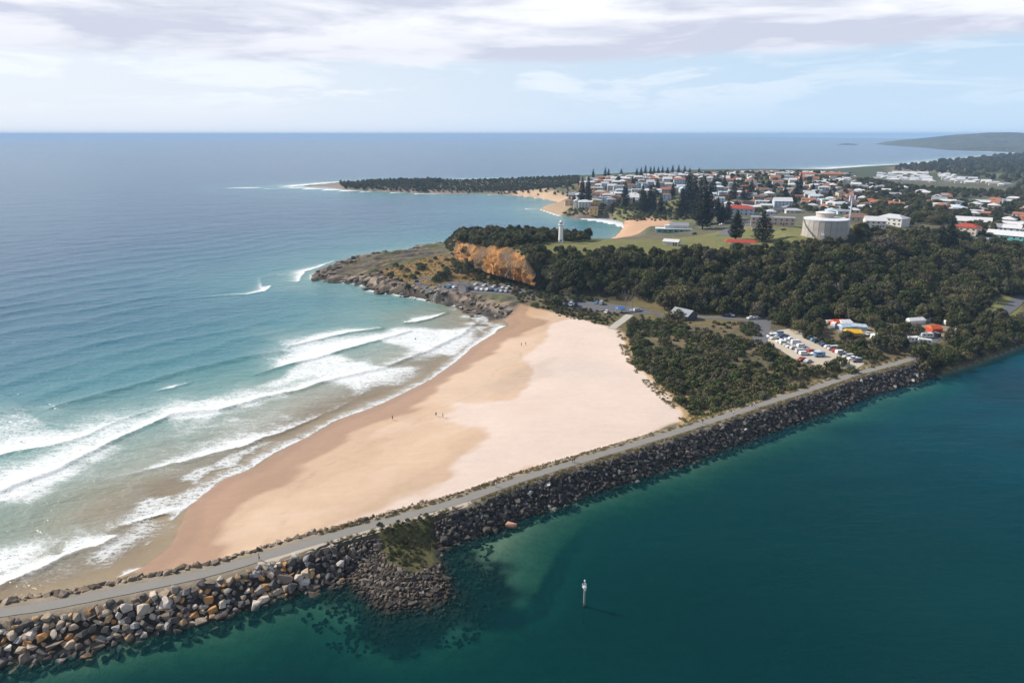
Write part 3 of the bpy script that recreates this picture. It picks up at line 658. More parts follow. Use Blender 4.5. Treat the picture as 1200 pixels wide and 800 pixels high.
# ------------------------------------------------------------------ the river
RX = axis(-9000, 9000, -125, 280, 1.5, 1.06, 600); RY = axis(-3000, 2500, 60, 350, 1.5, 1.06, 400)
rx, ry = np.meshgrid(RX, RY); rx, ry = rx.ravel(), ry.ravel()
_, rside, _ = segdist(rx, ry, DIVIDE); rsd = sdpoly(rx, ry, LAND)
rdep = np.maximum(-hq(rx, ry), 0)
rdep = np.where((ry < -140) | (rx > 1500), 7.0, rdep)
def river_material():
    m, t, out = new_mat('river_water')
    g = t.node('ShaderNodeNewGeometry').outputs['Position']
    dp = t.attr('depth')
    big = t.noise(t.mapping(g, scale=(0.6, 1.2, 1), rot=(0, 0, R(-25))), 0.014, 3, 0.5)
    dn = t.math('ADD', dp, t.math('MULTIPLY', t.math('SUBTRACT', big, 0.5), t.math('MINIMUM', t.math('MULTIPLY', dp, 1.6), 7.0)))
    far_ = t.node('ShaderNodeSeparateXYZ'); t.l.new(g, far_.inputs[0])
    up = t.smooth(t.math('ADD', t.math('MULTIPLY', far_.outputs[0], 0.7), far_.outputs[1]), 150.0, 520.0)       # body colour turns bluer upstream
    deep = t.mix(up, (0.0002, 0.029, 0.033), (0.0004, 0.082, 0.130))
    body = t.mix(t.smooth(big, 0.40, 0.62), deep, t.mix(up, (0.0003, 0.034, 0.037), (0.0004, 0.038, 0.072)))
    a = t.mapping(g, scale=(0.45, 1.2, 1.0), rot=(0, 0, R(-32)))
    w1 = t.noise(a, 0.35, 4, 0.62, 0.5); w2 = t.noise(a, 1.8, 3, 0.6); w3 = t.noise(a, 0.05, 2, 0.5)
    hgt = t.math('ADD', t.math('ADD', t.math('MULTIPLY', w1, 0.5), t.math('MULTIPLY', w2, 0.10)), t.math('MULTIPLY', w3, 1.2))
    bp_ = t.bump(hgt, 0.42, 1.0)
    df = t.node('ShaderNodeBsdfDiffuse'); t.put(df.inputs[0], body); t.l.new(bp_, df.inputs['Normal'])
    gl_ = t.node('ShaderNodeBsdfGlossy'); gl_.inputs['Roughness'].default_value = 0.12; t.l.new(bp_, gl_.inputs['Normal'])
    fr_ = t.node('ShaderNodeFresnel'); fr_.inputs['IOR'].default_value = 1.33; t.l.new(bp_, fr_.inputs['Normal'])
    b = t.node('ShaderNodeMixShader'); t.put(b.inputs[0], t.math('MULTIPLY', fr_.outputs[0], 0.30)); t.l.new(df.outputs[0], b.inputs[1]); t.l.new(gl_.outputs[0], b.inputs[2])
    cx = t.node('ShaderNodeCombineXYZ')
    for i_, k_ in enumerate((-0.55, -0.125, -0.150)): t.put(cx.inputs[i_], t.math('POWER', 2.718, t.math('MULTIPLY', dp, k_)))
    tr = t.node('ShaderNodeBsdfTransparent'); t.l.new(cx.outputs[0], tr.inputs[0])
    al = t.math('SUBTRACT', 1.0, t.math('POWER', 2.718, t.math('MULTIPLY', dn, -0.36)), clamp=True)
    al = t.math('ADD', 0.04, t.math('MULTIPLY', al, 0.96))
    ms = t.node('ShaderNodeMixShader'); t.put(ms.inputs[0], al); t.l.new(tr.outputs[0], ms.inputs[1]); t.l.new(b.outputs[0], ms.inputs[2])
    t.l.new(ms.outputs[0], out.inputs[0])
    return m
rq = grid_faces(len(RX), len(RY))
keep = (rside[rq] < 0).any(1) & ((rsd[rq].min(1) < 3) | (rx[rq].max(1) < 190)) & (hq(rx[rq], ry[rq]).min(1) < 1.0)
rq = rq[keep]; u, inv = np.unique(rq, return_inverse=True)
river = link('river_water', np_mesh('river_water', np.stack([rx, ry, np.full_like(rx, 0.004)], 1)[u], inv.reshape(-1, 4), mat=river_material(), smooth=True, attrs={'depth': ('FLOAT', rdep[u])}))
tag(river, 'deep teal river water beside the breakwater', kind='structure')

# ------------------------------------------------------------------ path, roads, car parks
def surface_mat(name, col_, var=0.2, scale=0.5, rough=0.9):
    m, t, out = new_mat(name)
    g = t.node('ShaderNodeNewGeometry').outputs['Position']
    n = t.noise(g, scale, 6, 0.65); n2 = t.noise(g, 0.05, 3, 0.5); n3 = t.noise(g, 6.0, 3, 0.6)
    f = t.math('ADD', 1-var, t.math('MULTIPLY', t.math('ADD', t.math('ADD', n, n2), t.math('MULTIPLY', n3, 0.3)), var*0.9))
    pbsdf(t, out, t.vmath('SCALE', (*col_,), scale=f), rough, t.bump(n3, 0.3, 0.05), 0.2); return m
M_ASPH = surface_mat('asphalt', (0.225, 0.212, 0.195)); M_ROAD = surface_mat('road_asphalt', (0.13, 0.13, 0.14))
M_GRAVEL = surface_mat('pale_gravel', (0.46, 0.40, 0.32), 0.25); M_CONC = surface_mat('concrete_paving', (0.42, 0.39, 0.34))
def resample(pts, step):
    P = np.array(pts, float); s = np.r_[0, np.cumsum(np.hypot(*np.diff(P, axis=0).T))]
    q = np.arange(0, s[-1], step); return np.stack([np.interp(q, s, P[:, k]) for k in range(2)], 1), q
def smooth_line(p, it=3):
    for _ in range(it):
        p2 = p.copy(); p2[1:-1] = (p[:-2]+2*p[1:-1]+p[2:])/4; p = p2
    return p
def ribbon(name, pts, o0, o1, mat, lift=0.06, step=1.5, nw=3, edge=0.0, label=None, flat=None):
    p, q = resample(pts, step); p = smooth_line(p, 6)
    tng = np.gradient(p, axis=0); tng /= np.linalg.norm(tng, axis=1)[:, None]; nrm = np.stack([-tng[:, 1], tng[:, 0]], 1)
    vs = []
    for k in range(nw):
        f = k/(nw-1); o = o0+(o1-o0)*f
        j = (fbm(p[:, 0]*1.0, p[:, 1], 2.5, 2)-0.5)*edge*(1 if k == nw-1 else (-1 if k == 0 else 0))
        xy = p+nrm*(o+j)[:, None] if isinstance(j, np.ndarray) else p+nrm*o
        z = hq(xy[:, 0], xy[:, 1])
        zmin = np.maximum(z, hq(p[:, 0], p[:, 1])-0.4) if flat is None else np.full(len(p), flat)
        vs.append(np.c_[xy, zmin+lift])
    v = np.concatenate(vs); n = len(p)
    f = [(k*n+i, k*n+i+1, (k+1)*n+i+1, (k+1)*n+i) for k in range(nw-1) for i in range(n-1)]
    return tag(link(name, np_mesh(name, v, f, mat=mat, smooth=True)), label, kind='structure')
ribbon('path', PATH, 1.55, -1.55, M_ASPH, 0.10, edge=0.25, label='grey sealed walking path along the top of the breakwater')
gi = [p for p in PATH if -60 < p[0] < -8]
ribbon('gravel_verge', gi, -1.45, -3.4, M_GRAVEL, 0.07, edge=0.7, label='pale gravel verge beside the path')
def pad_sheet(name, px, z, mat, lift, label):
    p = ats(px, z); xs = [a for a, b in p]; ys = [b for a, b in p]
    bm = bmesh.new(); vs = [bm.verts.new((a, b, z+lift)) for a, b in p]; bm.faces.new(vs)
    bmesh.ops.triangulate(bm, faces=bm.faces[:]); bmesh.ops.recalc_face_normals(bm, faces=bm.faces[:])
    for f_ in bm.faces:
        if f_.normal.z < 0: f_.normal_flip()
    me = bpy.data.meshes.new(name); bm.to_mesh(me); bm.free(); me.materials.append(mat)
    return tag(link(name, me), label, kind='structure')
pad_sheet('gravel_car_park', [(899, 389), (925, 385), (958, 396), (1015, 425), (1003, 432), (962, 430), (930, 420), (898, 400)], 4.6, M_GRAVEL, 0.05, 'pale gravel car park behind the dune scrub')
pad_sheet('sealed_car_park', [(881, 371), (905, 371), (903, 386), (899, 402), (882, 398)], 4.6, M_ROAD, 0.06, 'dark sealed turning area beside the gravel car park')
pad_sheet('beach_car_park', [(657, 351), (692, 352), (716, 356), (760, 362), (758, 368), (700, 366), (657, 360)], 5.0, M_ROAD, 0.05, 'dark sealed car park behind the beach')
pad_sheet('headland_car_park', [(514, 333), (530, 329), (575, 331), (650, 343), (648, 349), (560, 343), (515, 340)], 6.2, M_ROAD, 0.05, 'sealed car park at the foot of the orange cliff')
pad_sheet('camp_ground', [(970, 380), (1005, 376), (1095, 377), (1122, 385), (1098, 400), (1020, 398), (972, 387)], 5.4, surface_mat('camp_dirt', (0.24, 0.20, 0.14)), 0.05, 'dirt ground of the camping park')
ribbon('access_road', [at(648, 347, 6), at(665, 352, 5), at(700, 358, 5), at(740, 364, 5), at(800, 371, 5), at(860, 373, 5), at(890, 376, 5)], -2.6, 2.6, M_ROAD, 0.10, label='sealed road between the wood and the dunes')
ribbon('beach_ramp', [at(738, 369, 5), at(728, 376, 4.6), at(716, 386, 4)], -2.2, 2.2, M_CONC, 0.12, label='concrete ramp running down onto the sand')
ribbon('headland_road', [at(512, 341, 6), at(492, 334, 6), at(486, 328, 6.5), at(496, 324, 7), at(515, 330, 6.2)], -2, 2, M_ROAD, 0.12, label='looped road on the dry headland')
ribbon('park_road', [at(1070, 420, 5), at(1085, 412, 5), at(1090, 402, 5), at(1100, 394, 5.4)], -2, 2, M_ROAD, 0.12, label='road from the path into the camping park')
ribbon('river_road', [at(1120, 386, 6), at(1150, 378, 6), at(1172, 366, 7), at(1186, 356, 7), at(1200, 340, 8)], -3, 3, M_ROAD, 0.15, label='dark road curving past the grass bank')
def street(pts, wd=4.0): return ribbon('street', [hit(*p)[:2] for p in pts], -wd, wd, M_ROAD, 0.18, step=6, label='grey street through the town')
street([(846, 276), (858, 268), (872, 262), (890, 258)], 5.5); 

# ------------------------------------------------------------------ boulders
def rock_mesh(i, flat=1.0):
    r = random.Random(100+i); bm = bmesh.new()
    sx, sy, sz = r.uniform(0.75, 1.25), r.uniform(0.6, 1.0), r.uniform(0.5, 0.85)*flat
    for k in range(15):
        p = Vector((r.uniform(-1, 1), r.uniform(-1, 1), r.uniform(-1, 1)))
        m_ = max(abs(p.x), abs(p.y), abs(p.z)); p = p.lerp(p/m_, 0.75)
        if p.length > 1.35: p = p*(1.35/p.length)
        bm.verts.new((p.x*sx*0.62, p.y*sy*0.62, p.z*sz*0.62))
    g_ = bmesh.ops.convex_hull(bm, input=bm.verts[:])
    bmesh.ops.delete(bm, geom=[v for v in bm.verts if not v.link_faces], context='VERTS')
    bmesh.ops.triangulate(bm, faces=bm.faces[:])
    v = np.array([x.co[:] for x in bm.verts]); bm.verts.index_update(); f_ = np.array([[x.index for x in q.verts] for q in bm.faces])
    bm.free(); return v, f_
RV = [rock_mesh(i) for i in range(24)]
NEAR_T = [(0.42, 0.33, 0.245), (0.27, 0.235, 0.205), (0.54, 0.45, 0.35), (0.13, 0.108, 0.09), (0.20, 0.155, 0.118), (0.42, 0.28, 0.165), (0.58, 0.51, 0.43), (0.45, 0.23, 0.085), (0.34, 0.265, 0.19), (0.08, 0.07, 0.062), (0.48, 0.375, 0.27), (0.22, 0.17, 0.13), (0.12, 0.105, 0.095), (0.36, 0.335, 0.315), (0.10, 0.09, 0.082), (0.15, 0.13, 0.115), (0.46, 0.30, 0.16)]
DARK_T = [(0.055, 0.05, 0.046), (0.07, 0.062, 0.056), (0.045, 0.042, 0.04), (0.10, 0.088, 0.078), (0.06, 0.056, 0.054), (0.13, 0.115, 0.10), (0.08, 0.068, 0.055), (0.05, 0.048, 0.046)]
COB_T = [(0.10, 0.082, 0.067), (0.14, 0.115, 0.095), (0.06, 0.05, 0.043), (0.20, 0.168, 0.138), (0.11, 0.085, 0.062), (0.045, 0.038, 0.033)]
_rm = {}
def rock_shared(vi, tint):
    k = (vi, tint)
    if k not in _rm:
        v, f_ = RV[vi]; _rm[k] = np_mesh('boulder', v, tris=f_, mat=M_ROCK, attrs={'tint': ('FLOAT_COLOR', np.tile(tint, (len(v), 1)))})
    return _rm[k]
# spots: on the wall's slopes. Each: x, y, z, size, tint
wl, ws = resample(PATH, 0.5); wl = smooth_line(wl, 20)
wt = np.gradient(wl, axis=0); wt /= np.linalg.norm(wt, axis=1)[:, None]; wn = np.stack([-wt[:, 1], wt[:, 0]], 1)
def frac(x): return float(np.clip((x+58)/22, 0, 1))    # 0 big pale stone at the seaward end, 1 dark stone further in
spots = []
i = 0
S_ALL = ws[-1]
cell = {}
def try_spot(x, y, sz, k=0.62):
    c_ = (int(x//2.2), int(y//2.2))
    for a in (-1, 0, 1):
        for b in (-1, 0, 1):
            for (ex, ey, es) in cell.get((c_[0]+a, c_[1]+b), ()):
                if (ex-x)**2+(ey-y)**2 < (k*0.5*(es+sz))**2: return False
    cell.setdefault(c_, []).append((x, y, sz)); return True
for _ in range(38000):
    k = random.randrange(len(wl)); s = ws[k]
    if wl[k, 0] < -150: continue
    f_ = frac(wl[k, 0]); sz = random.uniform(0.95, 2.35)*(1-f_)+random.uniform(0.75, 2.0)*f_
    o = random.uniform(3.0+1.2*f_*0.4, 11.2) if random.random() < 0.93 else random.uniform(11, 13.5)
    o += (1-f_)*0.3
    if -50 < wl[k, 0] < -10 and o < 4.0: continue
    x = wl[k, 0]-wn[k, 0]*o; y = wl[k, 1]-wn[k, 1]*o
    if sdpoly(np.array([x]), np.array([y]), SPIT)[0] > 0.5 or not try_spot(x, y, sz, 0.70): continue
    tint = random.choice(NEAR_T) if random.random() > f_ else random.choice(DARK_T)
    if f_ > 0.5 and random.random() < 0.035: tint = (0.45, 0.42, 0.38)
    spots.append((x, y, sz, tint, 0.55 if f_ < 0.5 else 0.5))
for _ in range(9000):                                   # ocean side: one or two courses along the path
    k = random.randrange(len(wl))
    if wl[k, 0] < -150 or wl[k, 0] > 60: continue
    tail = max(0.0, (wl[k, 0]+25)/85)
    sz = random.uniform(0.9, 2.0)*(1-0.4*max(0, (wl[k, 0]+60)/60))
    o = random.uniform(3.4, 5.6 if wl[k, 0] > -60 else 7.5)
    if random.random() < tail: continue
    x = wl[k, 0]+wn[k, 0]*o; y = wl[k, 1]+wn[k, 1]*o
    if not try_spot(x, y, sz, 0.72): continue
    spots.append((x, y, sz, random.choice([(0.27, 0.20, 0.14), (0.20, 0.155, 0.11), (0.13, 0.105, 0.08), (0.30, 0.235, 0.175), (0.10, 0.08, 0.06)]), 0.45))
sp_ = []
xs = [p[0] for p in SPIT]; ys = [p[1] for p in SPIT]
for _ in range(14000):
    x = random.uniform(min(xs)-11, max(xs)+12); y = random.uniform(min(ys)-12, max(ys)+6)
    sp_.append((x, y))
A = np.array(sp_); dS = sdpoly(A[:, 0], A[:, 1], SPIT); dP, sP, _ = segdist(A[:, 0], A[:, 1], PATH)
BUSH = ats([(443, 620), (470, 614), (500, 604), (508, 612), (514, 640), (492, 660), (470, 662), (455, 652)], 3.5)
dB = sdpoly(A[:, 0], A[:, 1], BUSH)
for j in range(len(A)):
    x, y = A[j]
    if dS[j] < -12 or (dS[j] < -1 and random.random() < 0.5+min(0.35, -dS[j]*0.05)) or sP[j] > 0 or dP[j] < 4.5 or dB[j] > -0.3: continue
    sz = random.uniform(0.55, 1.05) if random.random() < 0.9 else random.uniform(1.1, 1.6)
    if not try_spot(x, y, sz, 0.62): continue
    spots.append((x, y, sz, random.choice(COB_T), 0.3))
breakwater = thing('breakwater', 'long breakwater of piled boulders carrying the walking path between beach and river', 'breakwater', (0, 0, 0))
pz = hq(np.array([s[0] for s in spots]), np.array([s[1] for s in spots]))
order = sorted(range(len(spots)), key=lambda j: -(spots[j][2]/math.hypot(spots[j][0], spots[j][1], 95))*(1 if (spots[j][0] > -112 and pz[j] > -0.6) else 0.05))
fillV, fillF, fillT, nv = [], [], [], 0
for rank, j in enumerate(order):
    x, y, sz, tint, up = spots[j]; vi = random.randrange(24); z = pz[j]+sz*0.10*up
    eul = (random.uniform(-0.5, 0.5), random.uniform(-0.5, 0.5), random.uniform(0, 6.28)); s3 = sz*random.uniform(0.92, 1.15)
    if rank < 300:
        o = link('boulder', rock_shared(vi, tint), breakwater, (x, y, z)); o.rotation_euler = eul; o.scale = (s3,)*3
    else:
        v, f_ = RV[vi]; m3 = np.array(Matrix.Rotation(eul[2], 3, 'Z') @ Matrix.Rotation(eul[0], 3, 'X') @ Matrix.Rotation(eul[1], 3, 'Y'))
        fillV.append(v*s3 @ m3.T+np.array([x, y, z])); fillF.append(f_+nv); nv += len(v); fillT.append(np.tile(tint, (len(v), 1)))
tag(link('boulders', np_mesh('boulders', np.concatenate(fillV), tris=np.concatenate(fillF), mat=M_ROCK, attrs={'tint': ('FLOAT_COLOR', np.concatenate(fillT))}), breakwater), kind='stuff')
lx, ly = at(599, 617)
tb = link('boulder', np_mesh('boulder', RV[3][0], tris=RV[3][1], mat=M_ROCK, attrs={'tint': ('FLOAT_COLOR', np.tile((0.50, 0.27, 0.17), (len(RV[3][0]), 1)))}), None, (lx, ly, 0.45)); tb.scale = (2.2, 1.9, 1.9)
tag(tb, 'lone rust-topped boulder standing in the shallow green water off the breakwater', 'boulder')

# rock platform of the headland: ledge blocks on the rocky ground
plat = thing('rock_platform', 'brown rock ledges and blocks at the tip of the headland with surf around', 'rocks')
A = rng.uniform([-175, 360], [20, 700], (16000, 2)); dz_ = sdpoly(A[:, 0], A[:, 1], ROCK_ZONE); dl_ = sdpoly(A[:, 0], A[:, 1], LAND)
A2 = A[(dz_ > 0) & (dl_ > -5) & (dl_ < 13)]; hz = hq(A2[:, 0], A2[:, 1]); cnt = 0; cell.clear()
for (x, y), z in zip(A2, hz):
    sz = random.uniform(1.2, 3.8) if x < -75 else random.uniform(0.9, 2.6)
    if cnt >= 290: break
    if not try_spot(x, y, sz, 0.6): continue
    o = link('boulder', rock_shared(random.randrange(24), random.choice([(0.25, 0.20, 0.155), (0.17, 0.135, 0.105), (0.11, 0.09, 0.072), (0.075, 0.062, 0.05), (0.29, 0.23, 0.17)])), plat, (float(x), float(y), max(float(z), -0.4)+0.1))
    o.rotation_euler = (random.uniform(-.25, .25), random.uniform(-.25, .25), random.uniform(0.3, 0.9)); o.scale = (sz*1.5, sz, sz*0.7); cnt += 1
for (px, py, sz) in [(492, 290, 6), (472, 300, 8), (486, 296, 5), (546, 366, 3), (541, 362, 2.5), (560, 368, 2), (552, 371, 2.2)]:
    x, y = at(px, py)
    o = link('boulder', rock_shared(random.randrange(24), (0.10, 0.082, 0.066)), plat, (x, y, 0.3)); o.scale = (sz*1.5, sz, sz*0.6); o.rotation_euler = (0.1, 0.1, random.random()*3)

# stones along the toe of the dune at the north end of the beach
# ------------------------------------------------------------------ orange cliff
def cliff():
    m, t, out = new_mat('orange_cliff_rock')
    g = t.node('ShaderNodeNewGeometry').outputs['Position']
    st = t.mapping(g, scale=(1, 1, 0.3))
    n1 = t.noise(st, 0.16, 6, 0.6, 0.3); n2 = t.noise(g, 0.8, 5, 0.65); n3 = t.noise(st, 0.06, 3, 0.5)
    c = t.ramp(n1, [(0.34, (0.07, 0.05, 0.028)), (0.44, (0.25, 0.115, 0.036)), (0.54, (0.44, 0.205, 0.058)), (0.68, (0.36, 0.235, 0.13))])
    c = t.mix(t.smooth(n3, 0.46, 0.60, 0.0, 0.85), c, (0.15, 0.105, 0.065)); c = t.mix(t.smooth(t.noise(g, 0.22, 4, 0.65), 0.58, 0.66), c, (0.05, 0.05, 0.022))
    c = t.vmath('SCALE', c, scale=t.math('ADD', 0.6, t.math('MULTIPLY', n2, 0.75)))
    pbsdf(t, out, c, 0.9, t.bump(n2, 0.8, 0.6), 0.2)
    F = np.array(CLIFF_FOOT); T = np.array(CLIFF_TOP)
    nu, nvv = 170, 34
    q = np.linspace(0, len(F)-1, nu); q2 = q*(len(T)-1)/(len(F)-1); F = np.stack([np.interp(q, np.arange(len(F)), F[:, k]) for k in range(3)], 1); T = np.stack([np.interp(q2, np.arange(len(T)), T[:, k]) for k in range(3)], 1)
    tng = np.gradient(F, axis=0); nrm = np.stack([tng[:, 1], -tng[:, 0]], 1); nrm /= np.linalg.norm(nrm, axis=1)[:, None]
    vs = []
    for k in range(nvv):
        f_ = k/(nvv-1); lean = f_**2.2
        P = F*(1-f_)+T*f_; P[:, :2] = F[:, :2]*(1-lean)+T[:, :2]*lean
        uu = q*18; r_ = fbm(uu, np.full(nu, f_*9.0), 3.2, 4)-0.5; gul = np.abs(fbm(uu, np.full(nu, f_*1.2+40), 4.5, 3)-0.5)*2
        step = np.floor(fbm(uu, np.full(nu, f_*14+9), 2.0, 2)*6)/6-0.5
        off = (r_*6.5-gul*6.0+step*2.6+2.8)*math.sin(math.pi*min(1, f_*1.02+0.10))+1.2
        P[:, :2] += nrm*off[:, None]
        vs.append(P)
    v = np.concatenate(vs)
    f_ = [(k*nu+i, k*nu+i+1, (k+1)*nu+i+1, (k+1)*nu+i) for k in range(nvv-1) for i in range(nu-1)]
    tag(link('cliff', np_mesh('cliff', v, f_, mat=m)), 'orange weathered cliff face below the headland trees', kind='structure')
cliff()

# ------------------------------------------------------------------ vegetation builders
def leaf_quads(cent, nor, size, r):
    n = len(cent); a = r.normal(size=(n, 3)); a -= (a*nor).sum(1)[:, None]*nor; a /= np.linalg.norm(a, axis=1)[:, None]+1e-9; b = np.cross(nor, a)
    s = (size*r.uniform(0.7, 1.3, n))[:, None]; asp = r.uniform(0.55, 1.0, n)[:, None]
    return np.stack([cent-a*s-b*s*asp*0.4, cent+a*s*0.2-b*s*asp, cent+a*s+b*s*asp*0.3, cent-a*s*0.3+b*s*asp], 1).reshape(-1, 3)
def crown_mesh(seed, rad, hgt, z0, nclump, nleaf, size, mat, name='crown', flat=0.55):
    """leaf faces spread over the shells of many clumps that fill a rounded, uneven dome"""
    r = np.random.default_rng(seed); vs, ts = [], []
    lop = r.normal(size=2)*rad*0.12
    for k in range(nclump):
        a = k*2.399+r.normal()*0.3; f_ = (k+0.5)/nclump; el = np.arcsin(np.clip(1-1.15*f_, -0.25, 1)); m_ = r.uniform(0.55, 0.82)
        c = np.array([rad*np.cos(el)*np.cos(a)*m_+lop[0], rad*np.cos(el)*np.sin(a)*m_+lop[1], z0+hgt*(0.30+0.56*max(-0.25, np.sin(el))*r.uniform(0.8, 1.1))]); cr = rad*r.uniform(0.30, 0.46)
        n = int(nleaf/nclump*r.uniform(0.7, 1.3)); dr = r.normal(size=(n, 3)); dr[:, 2] += 0.25; dr /= np.linalg.norm(dr, axis=1)[:, None]
        p = c+dr*cr*r.uniform(0.6, 1.08, n)[:, None]*np.array([1, 1, flat+0.3])
        nn_ = dr+r.normal(size=(n, 3))*0.5; nn_ /= np.linalg.norm(nn_, axis=1)[:, None]
        vs.append(leaf_quads(p, nn_, size, r)); t_ = np.clip(r.uniform(0.15, 0.95)+r.normal(size=n)*0.18, 0, 1.1); ts.append(np.repeat(t_, 4))
    v = np.concatenate(vs); v[:, 2] = np.maximum(v[:, 2], 0.1)
    return np_mesh(name, v, np.arange(len(v)).reshape(-1, 4), mat=mat, attrs={'tint': ('FLOAT', np.concatenate(ts))})
def trunk_mesh(seed, h, r0, spread):
    r = random.Random(seed); b = MB(); fork = (r.uniform(-.3, .3), r.uniform(-.3, .3), h*0.45)
    b.bar((0, 0, -0.8), fork, r0, r0*0.7, 7)
    for k in range(4):
        a = k*1.57+r.uniform(-.5, .5); e = (fork[0]+math.cos(a)*spread*r.uniform(.5, 1), fork[1]+math.sin(a)*spread*r.uniform(.5, 1), h*r.uniform(0.75, 1.0)); b.bar(fork, e, r0*0.5, r0*0.15, 5)
    return b.mesh('trunk', M_BARK)
TREES = [(crown_mesh(20+k, rad, hg, z0, nc, 2000, 0.30, M_LEAF), trunk_mesh(k, z0+hg*0.6, 0.24, rad*0.45)) for k, (rad, hg, z0, nc) in
         enumerate([(3.8, 6.6, 0.8, 20), (3.2, 7.4, 1.0, 18), (4.4, 6.4, 0.7, 24), (2.9, 6.0, 0.6, 16), (3.6, 8.2, 1.4, 20), (4.8, 7.0, 1.0, 26)])]
SHRUBS = [crown_mesh(60+k, rad, hg, -0.15, nc, 560, 0.22, mt, 'foliage', 0.5) for k, (rad, hg, nc, mt) in
          enumerate([(1.7, 1.9, 8, M_LEAF2), (2.2, 2.3, 10, M_LEAF2), (1.4, 1.5, 7, M_LEAF2), (1.5, 1.5, 8, M_DRY), (2.6, 2.6, 12, M_LEAF), (1.2, 1.1, 6, M_DRY)])]
STEM = trunk_mesh(77, 1.4, 0.07, 0.9)
def tuft_mesh(seed):
    r = np.random.default_rng(seed); n = 70; c = np.c_[r.normal(size=(n, 2))*0.45, np.zeros(n)]; a = r.uniform(0, 6.28, n); l = r.uniform(0.3, 0.8, n)
    d_ = np.c_[np.cos(a), np.sin(a)]; tip = c+np.c_[d_*0.25*l[:, None], l]; sd_ = np.c_[-d_[:, 1], d_[:, 0], np.zeros(n)]*0.07
    v = np.stack([c-sd_, c+sd_, tip+sd_*0.3, tip-sd_*0.3], 1).reshape(-1, 3)
    return np_mesh('grass_tuft', v, np.arange(4*n).reshape(-1, 4), mat=M_GRASS, attrs={'tint': ('FLOAT', np.repeat(r.uniform(0.2, 0.9, n), 4))})
def pine_meshes(seed, h, rad, tiers, sparse=1.0):
    """tall conical pine: whorls of level branches with upturned tips"""
    r = np.random.default_rng(seed); P, N_ = [], []; T_ = []
    for k in range(tiers):
        f_ = k/(tiers-1); z = h*(0.09+0.89*f_); R_ = rad*(1-f_)**0.75*(0.62+0.38*min(1, f_*5))*r.uniform(0.85, 1.1)+0.25
        nb_ = int(r.integers(6, 9)); a0 = r.uniform(0, 6.28); tone_ = r.uniform(0.25, 0.8)
        for j in range(nb_):
            a = a0+j*2*np.pi/nb_+r.normal()*0.1; L = R_*r.uniform(0.8, 1.08)
            m_ = max(3, int(L*5.5*sparse)); s_ = np.sqrt(r.uniform(0.02, 1, m_)); side = r.normal(size=m_)*0.16*L
            P.append(np.c_[np.cos(a)*s_*L-np.sin(a)*side, np.sin(a)*s_*L+np.cos(a)*side, z-0.10*L*s_+0.28*L*s_**3+r.normal(size=m_)*0.14])
            nv_ = r.normal(size=(m_, 3))*0.5+np.array([0, 0, 1.0]); N_.append(nv_/np.linalg.norm(nv_, axis=1)[:, None]); T_.append(np.repeat(np.clip(tone_+r.normal(size=m_)*0.12, 0, 1), 4))
    P = np.concatenate(P); v = leaf_quads(P, np.concatenate(N_), 0.52, r)
    cr = np_mesh('crown', v, np.arange(len(v)).reshape(-1, 4), mat=M_PINE, attrs={'tint': ('FLOAT', np.concatenate(T_))})
    b = MB(); b.bar((0, 0, -1), (0, 0, h*0.98), h*0.014, 0.05, 7); return cr, b.mesh('trunk', M_BARK)
PINES = [pine_meshes(5, 30, 5.2, 26), pine_meshes(6, 30, 4.4, 28), pine_meshes(8, 30, 6.2, 22, 0.8)]

def scatter(name, pts, scales, rots, idx, protos, label, kind='stuff', parent=None):
    """one object: points that carry copies of the given meshes' objects (geometry nodes)"""
    me = bpy.data.meshes.new(name); me.from_pydata([tuple(map(float, p)) for p in pts], [], [])
    for an, ty, dat in (('sc', 'FLOAT', scales), ('rz', 'FLOAT', rots), ('vi', 'INT', idx)):
        a = me.attributes.new(an, ty, 'POINT'); a.data.foreach_set('value', np.asarray(dat, np.int32 if ty == 'INT' else np.float32))
    o = link(name, me, parent); tag(o, label, kind=kind)
    ng = bpy.data.node_groups.new(name, 'GeometryNodeTree'); ng.interface.new_socket('Geometry', in_out='INPUT', socket_type='NodeSocketGeometry'); ng.interface.new_socket('Geometry', in_out='OUTPUT', socket_type='NodeSocketGeometry')
    n, l = ng.nodes, ng.links; gi_ = n.new('NodeGroupInput'); go = n.new('NodeGroupOutput')
    def na(an, ty):
        q = n.new('GeometryNodeInputNamedAttribute'); q.data_type = ty; q.inputs[0].default_value = an
        return [s_ for s_ in q.outputs if s_.enabled and s_.name == 'Attribute'][0]
    cx = n.new('ShaderNodeCombineXYZ'); l.new(na('rz', 'FLOAT'), cx.inputs[2]); rot = n.new('FunctionNodeEulerToRotation'); l.new(cx.outputs[0], rot.inputs[0])
    res = n.new('GeometryNodeJoinGeometry')
    for row in protos:                       # each row: objects picked by index (crowns, trunks)
        jn = n.new('GeometryNodeJoinGeometry')
        for p in reversed(row):
            oi = n.new('GeometryNodeObjectInfo'); oi.transform_space = 'ORIGINAL'; oi.inputs['Object'].default_value = p; oi.inputs['As Instance'].default_value = True
            l.new(oi.outputs['Geometry'], jn.inputs[0])
        ip = n.new('GeometryNodeInstanceOnPoints'); l.new(gi_.outputs[0], ip.inputs['Points']); l.new(jn.outputs[0], ip.inputs['Instance'])
        ip.inputs['Pick Instance'].default_value = True; l.new(na('vi', 'INT'), ip.inputs['Instance Index']); l.new(rot.outputs[0], ip.inputs['Rotation']); l.new(na('sc', 'FLOAT'), ip.inputs['Scale'])
        l.new(ip.outputs[0], res.inputs[0])
    l.new(res.outputs[0], go.inputs[0]); md = o.modifiers.new('scatter', 'NODES'); md.node_group = ng
    return o

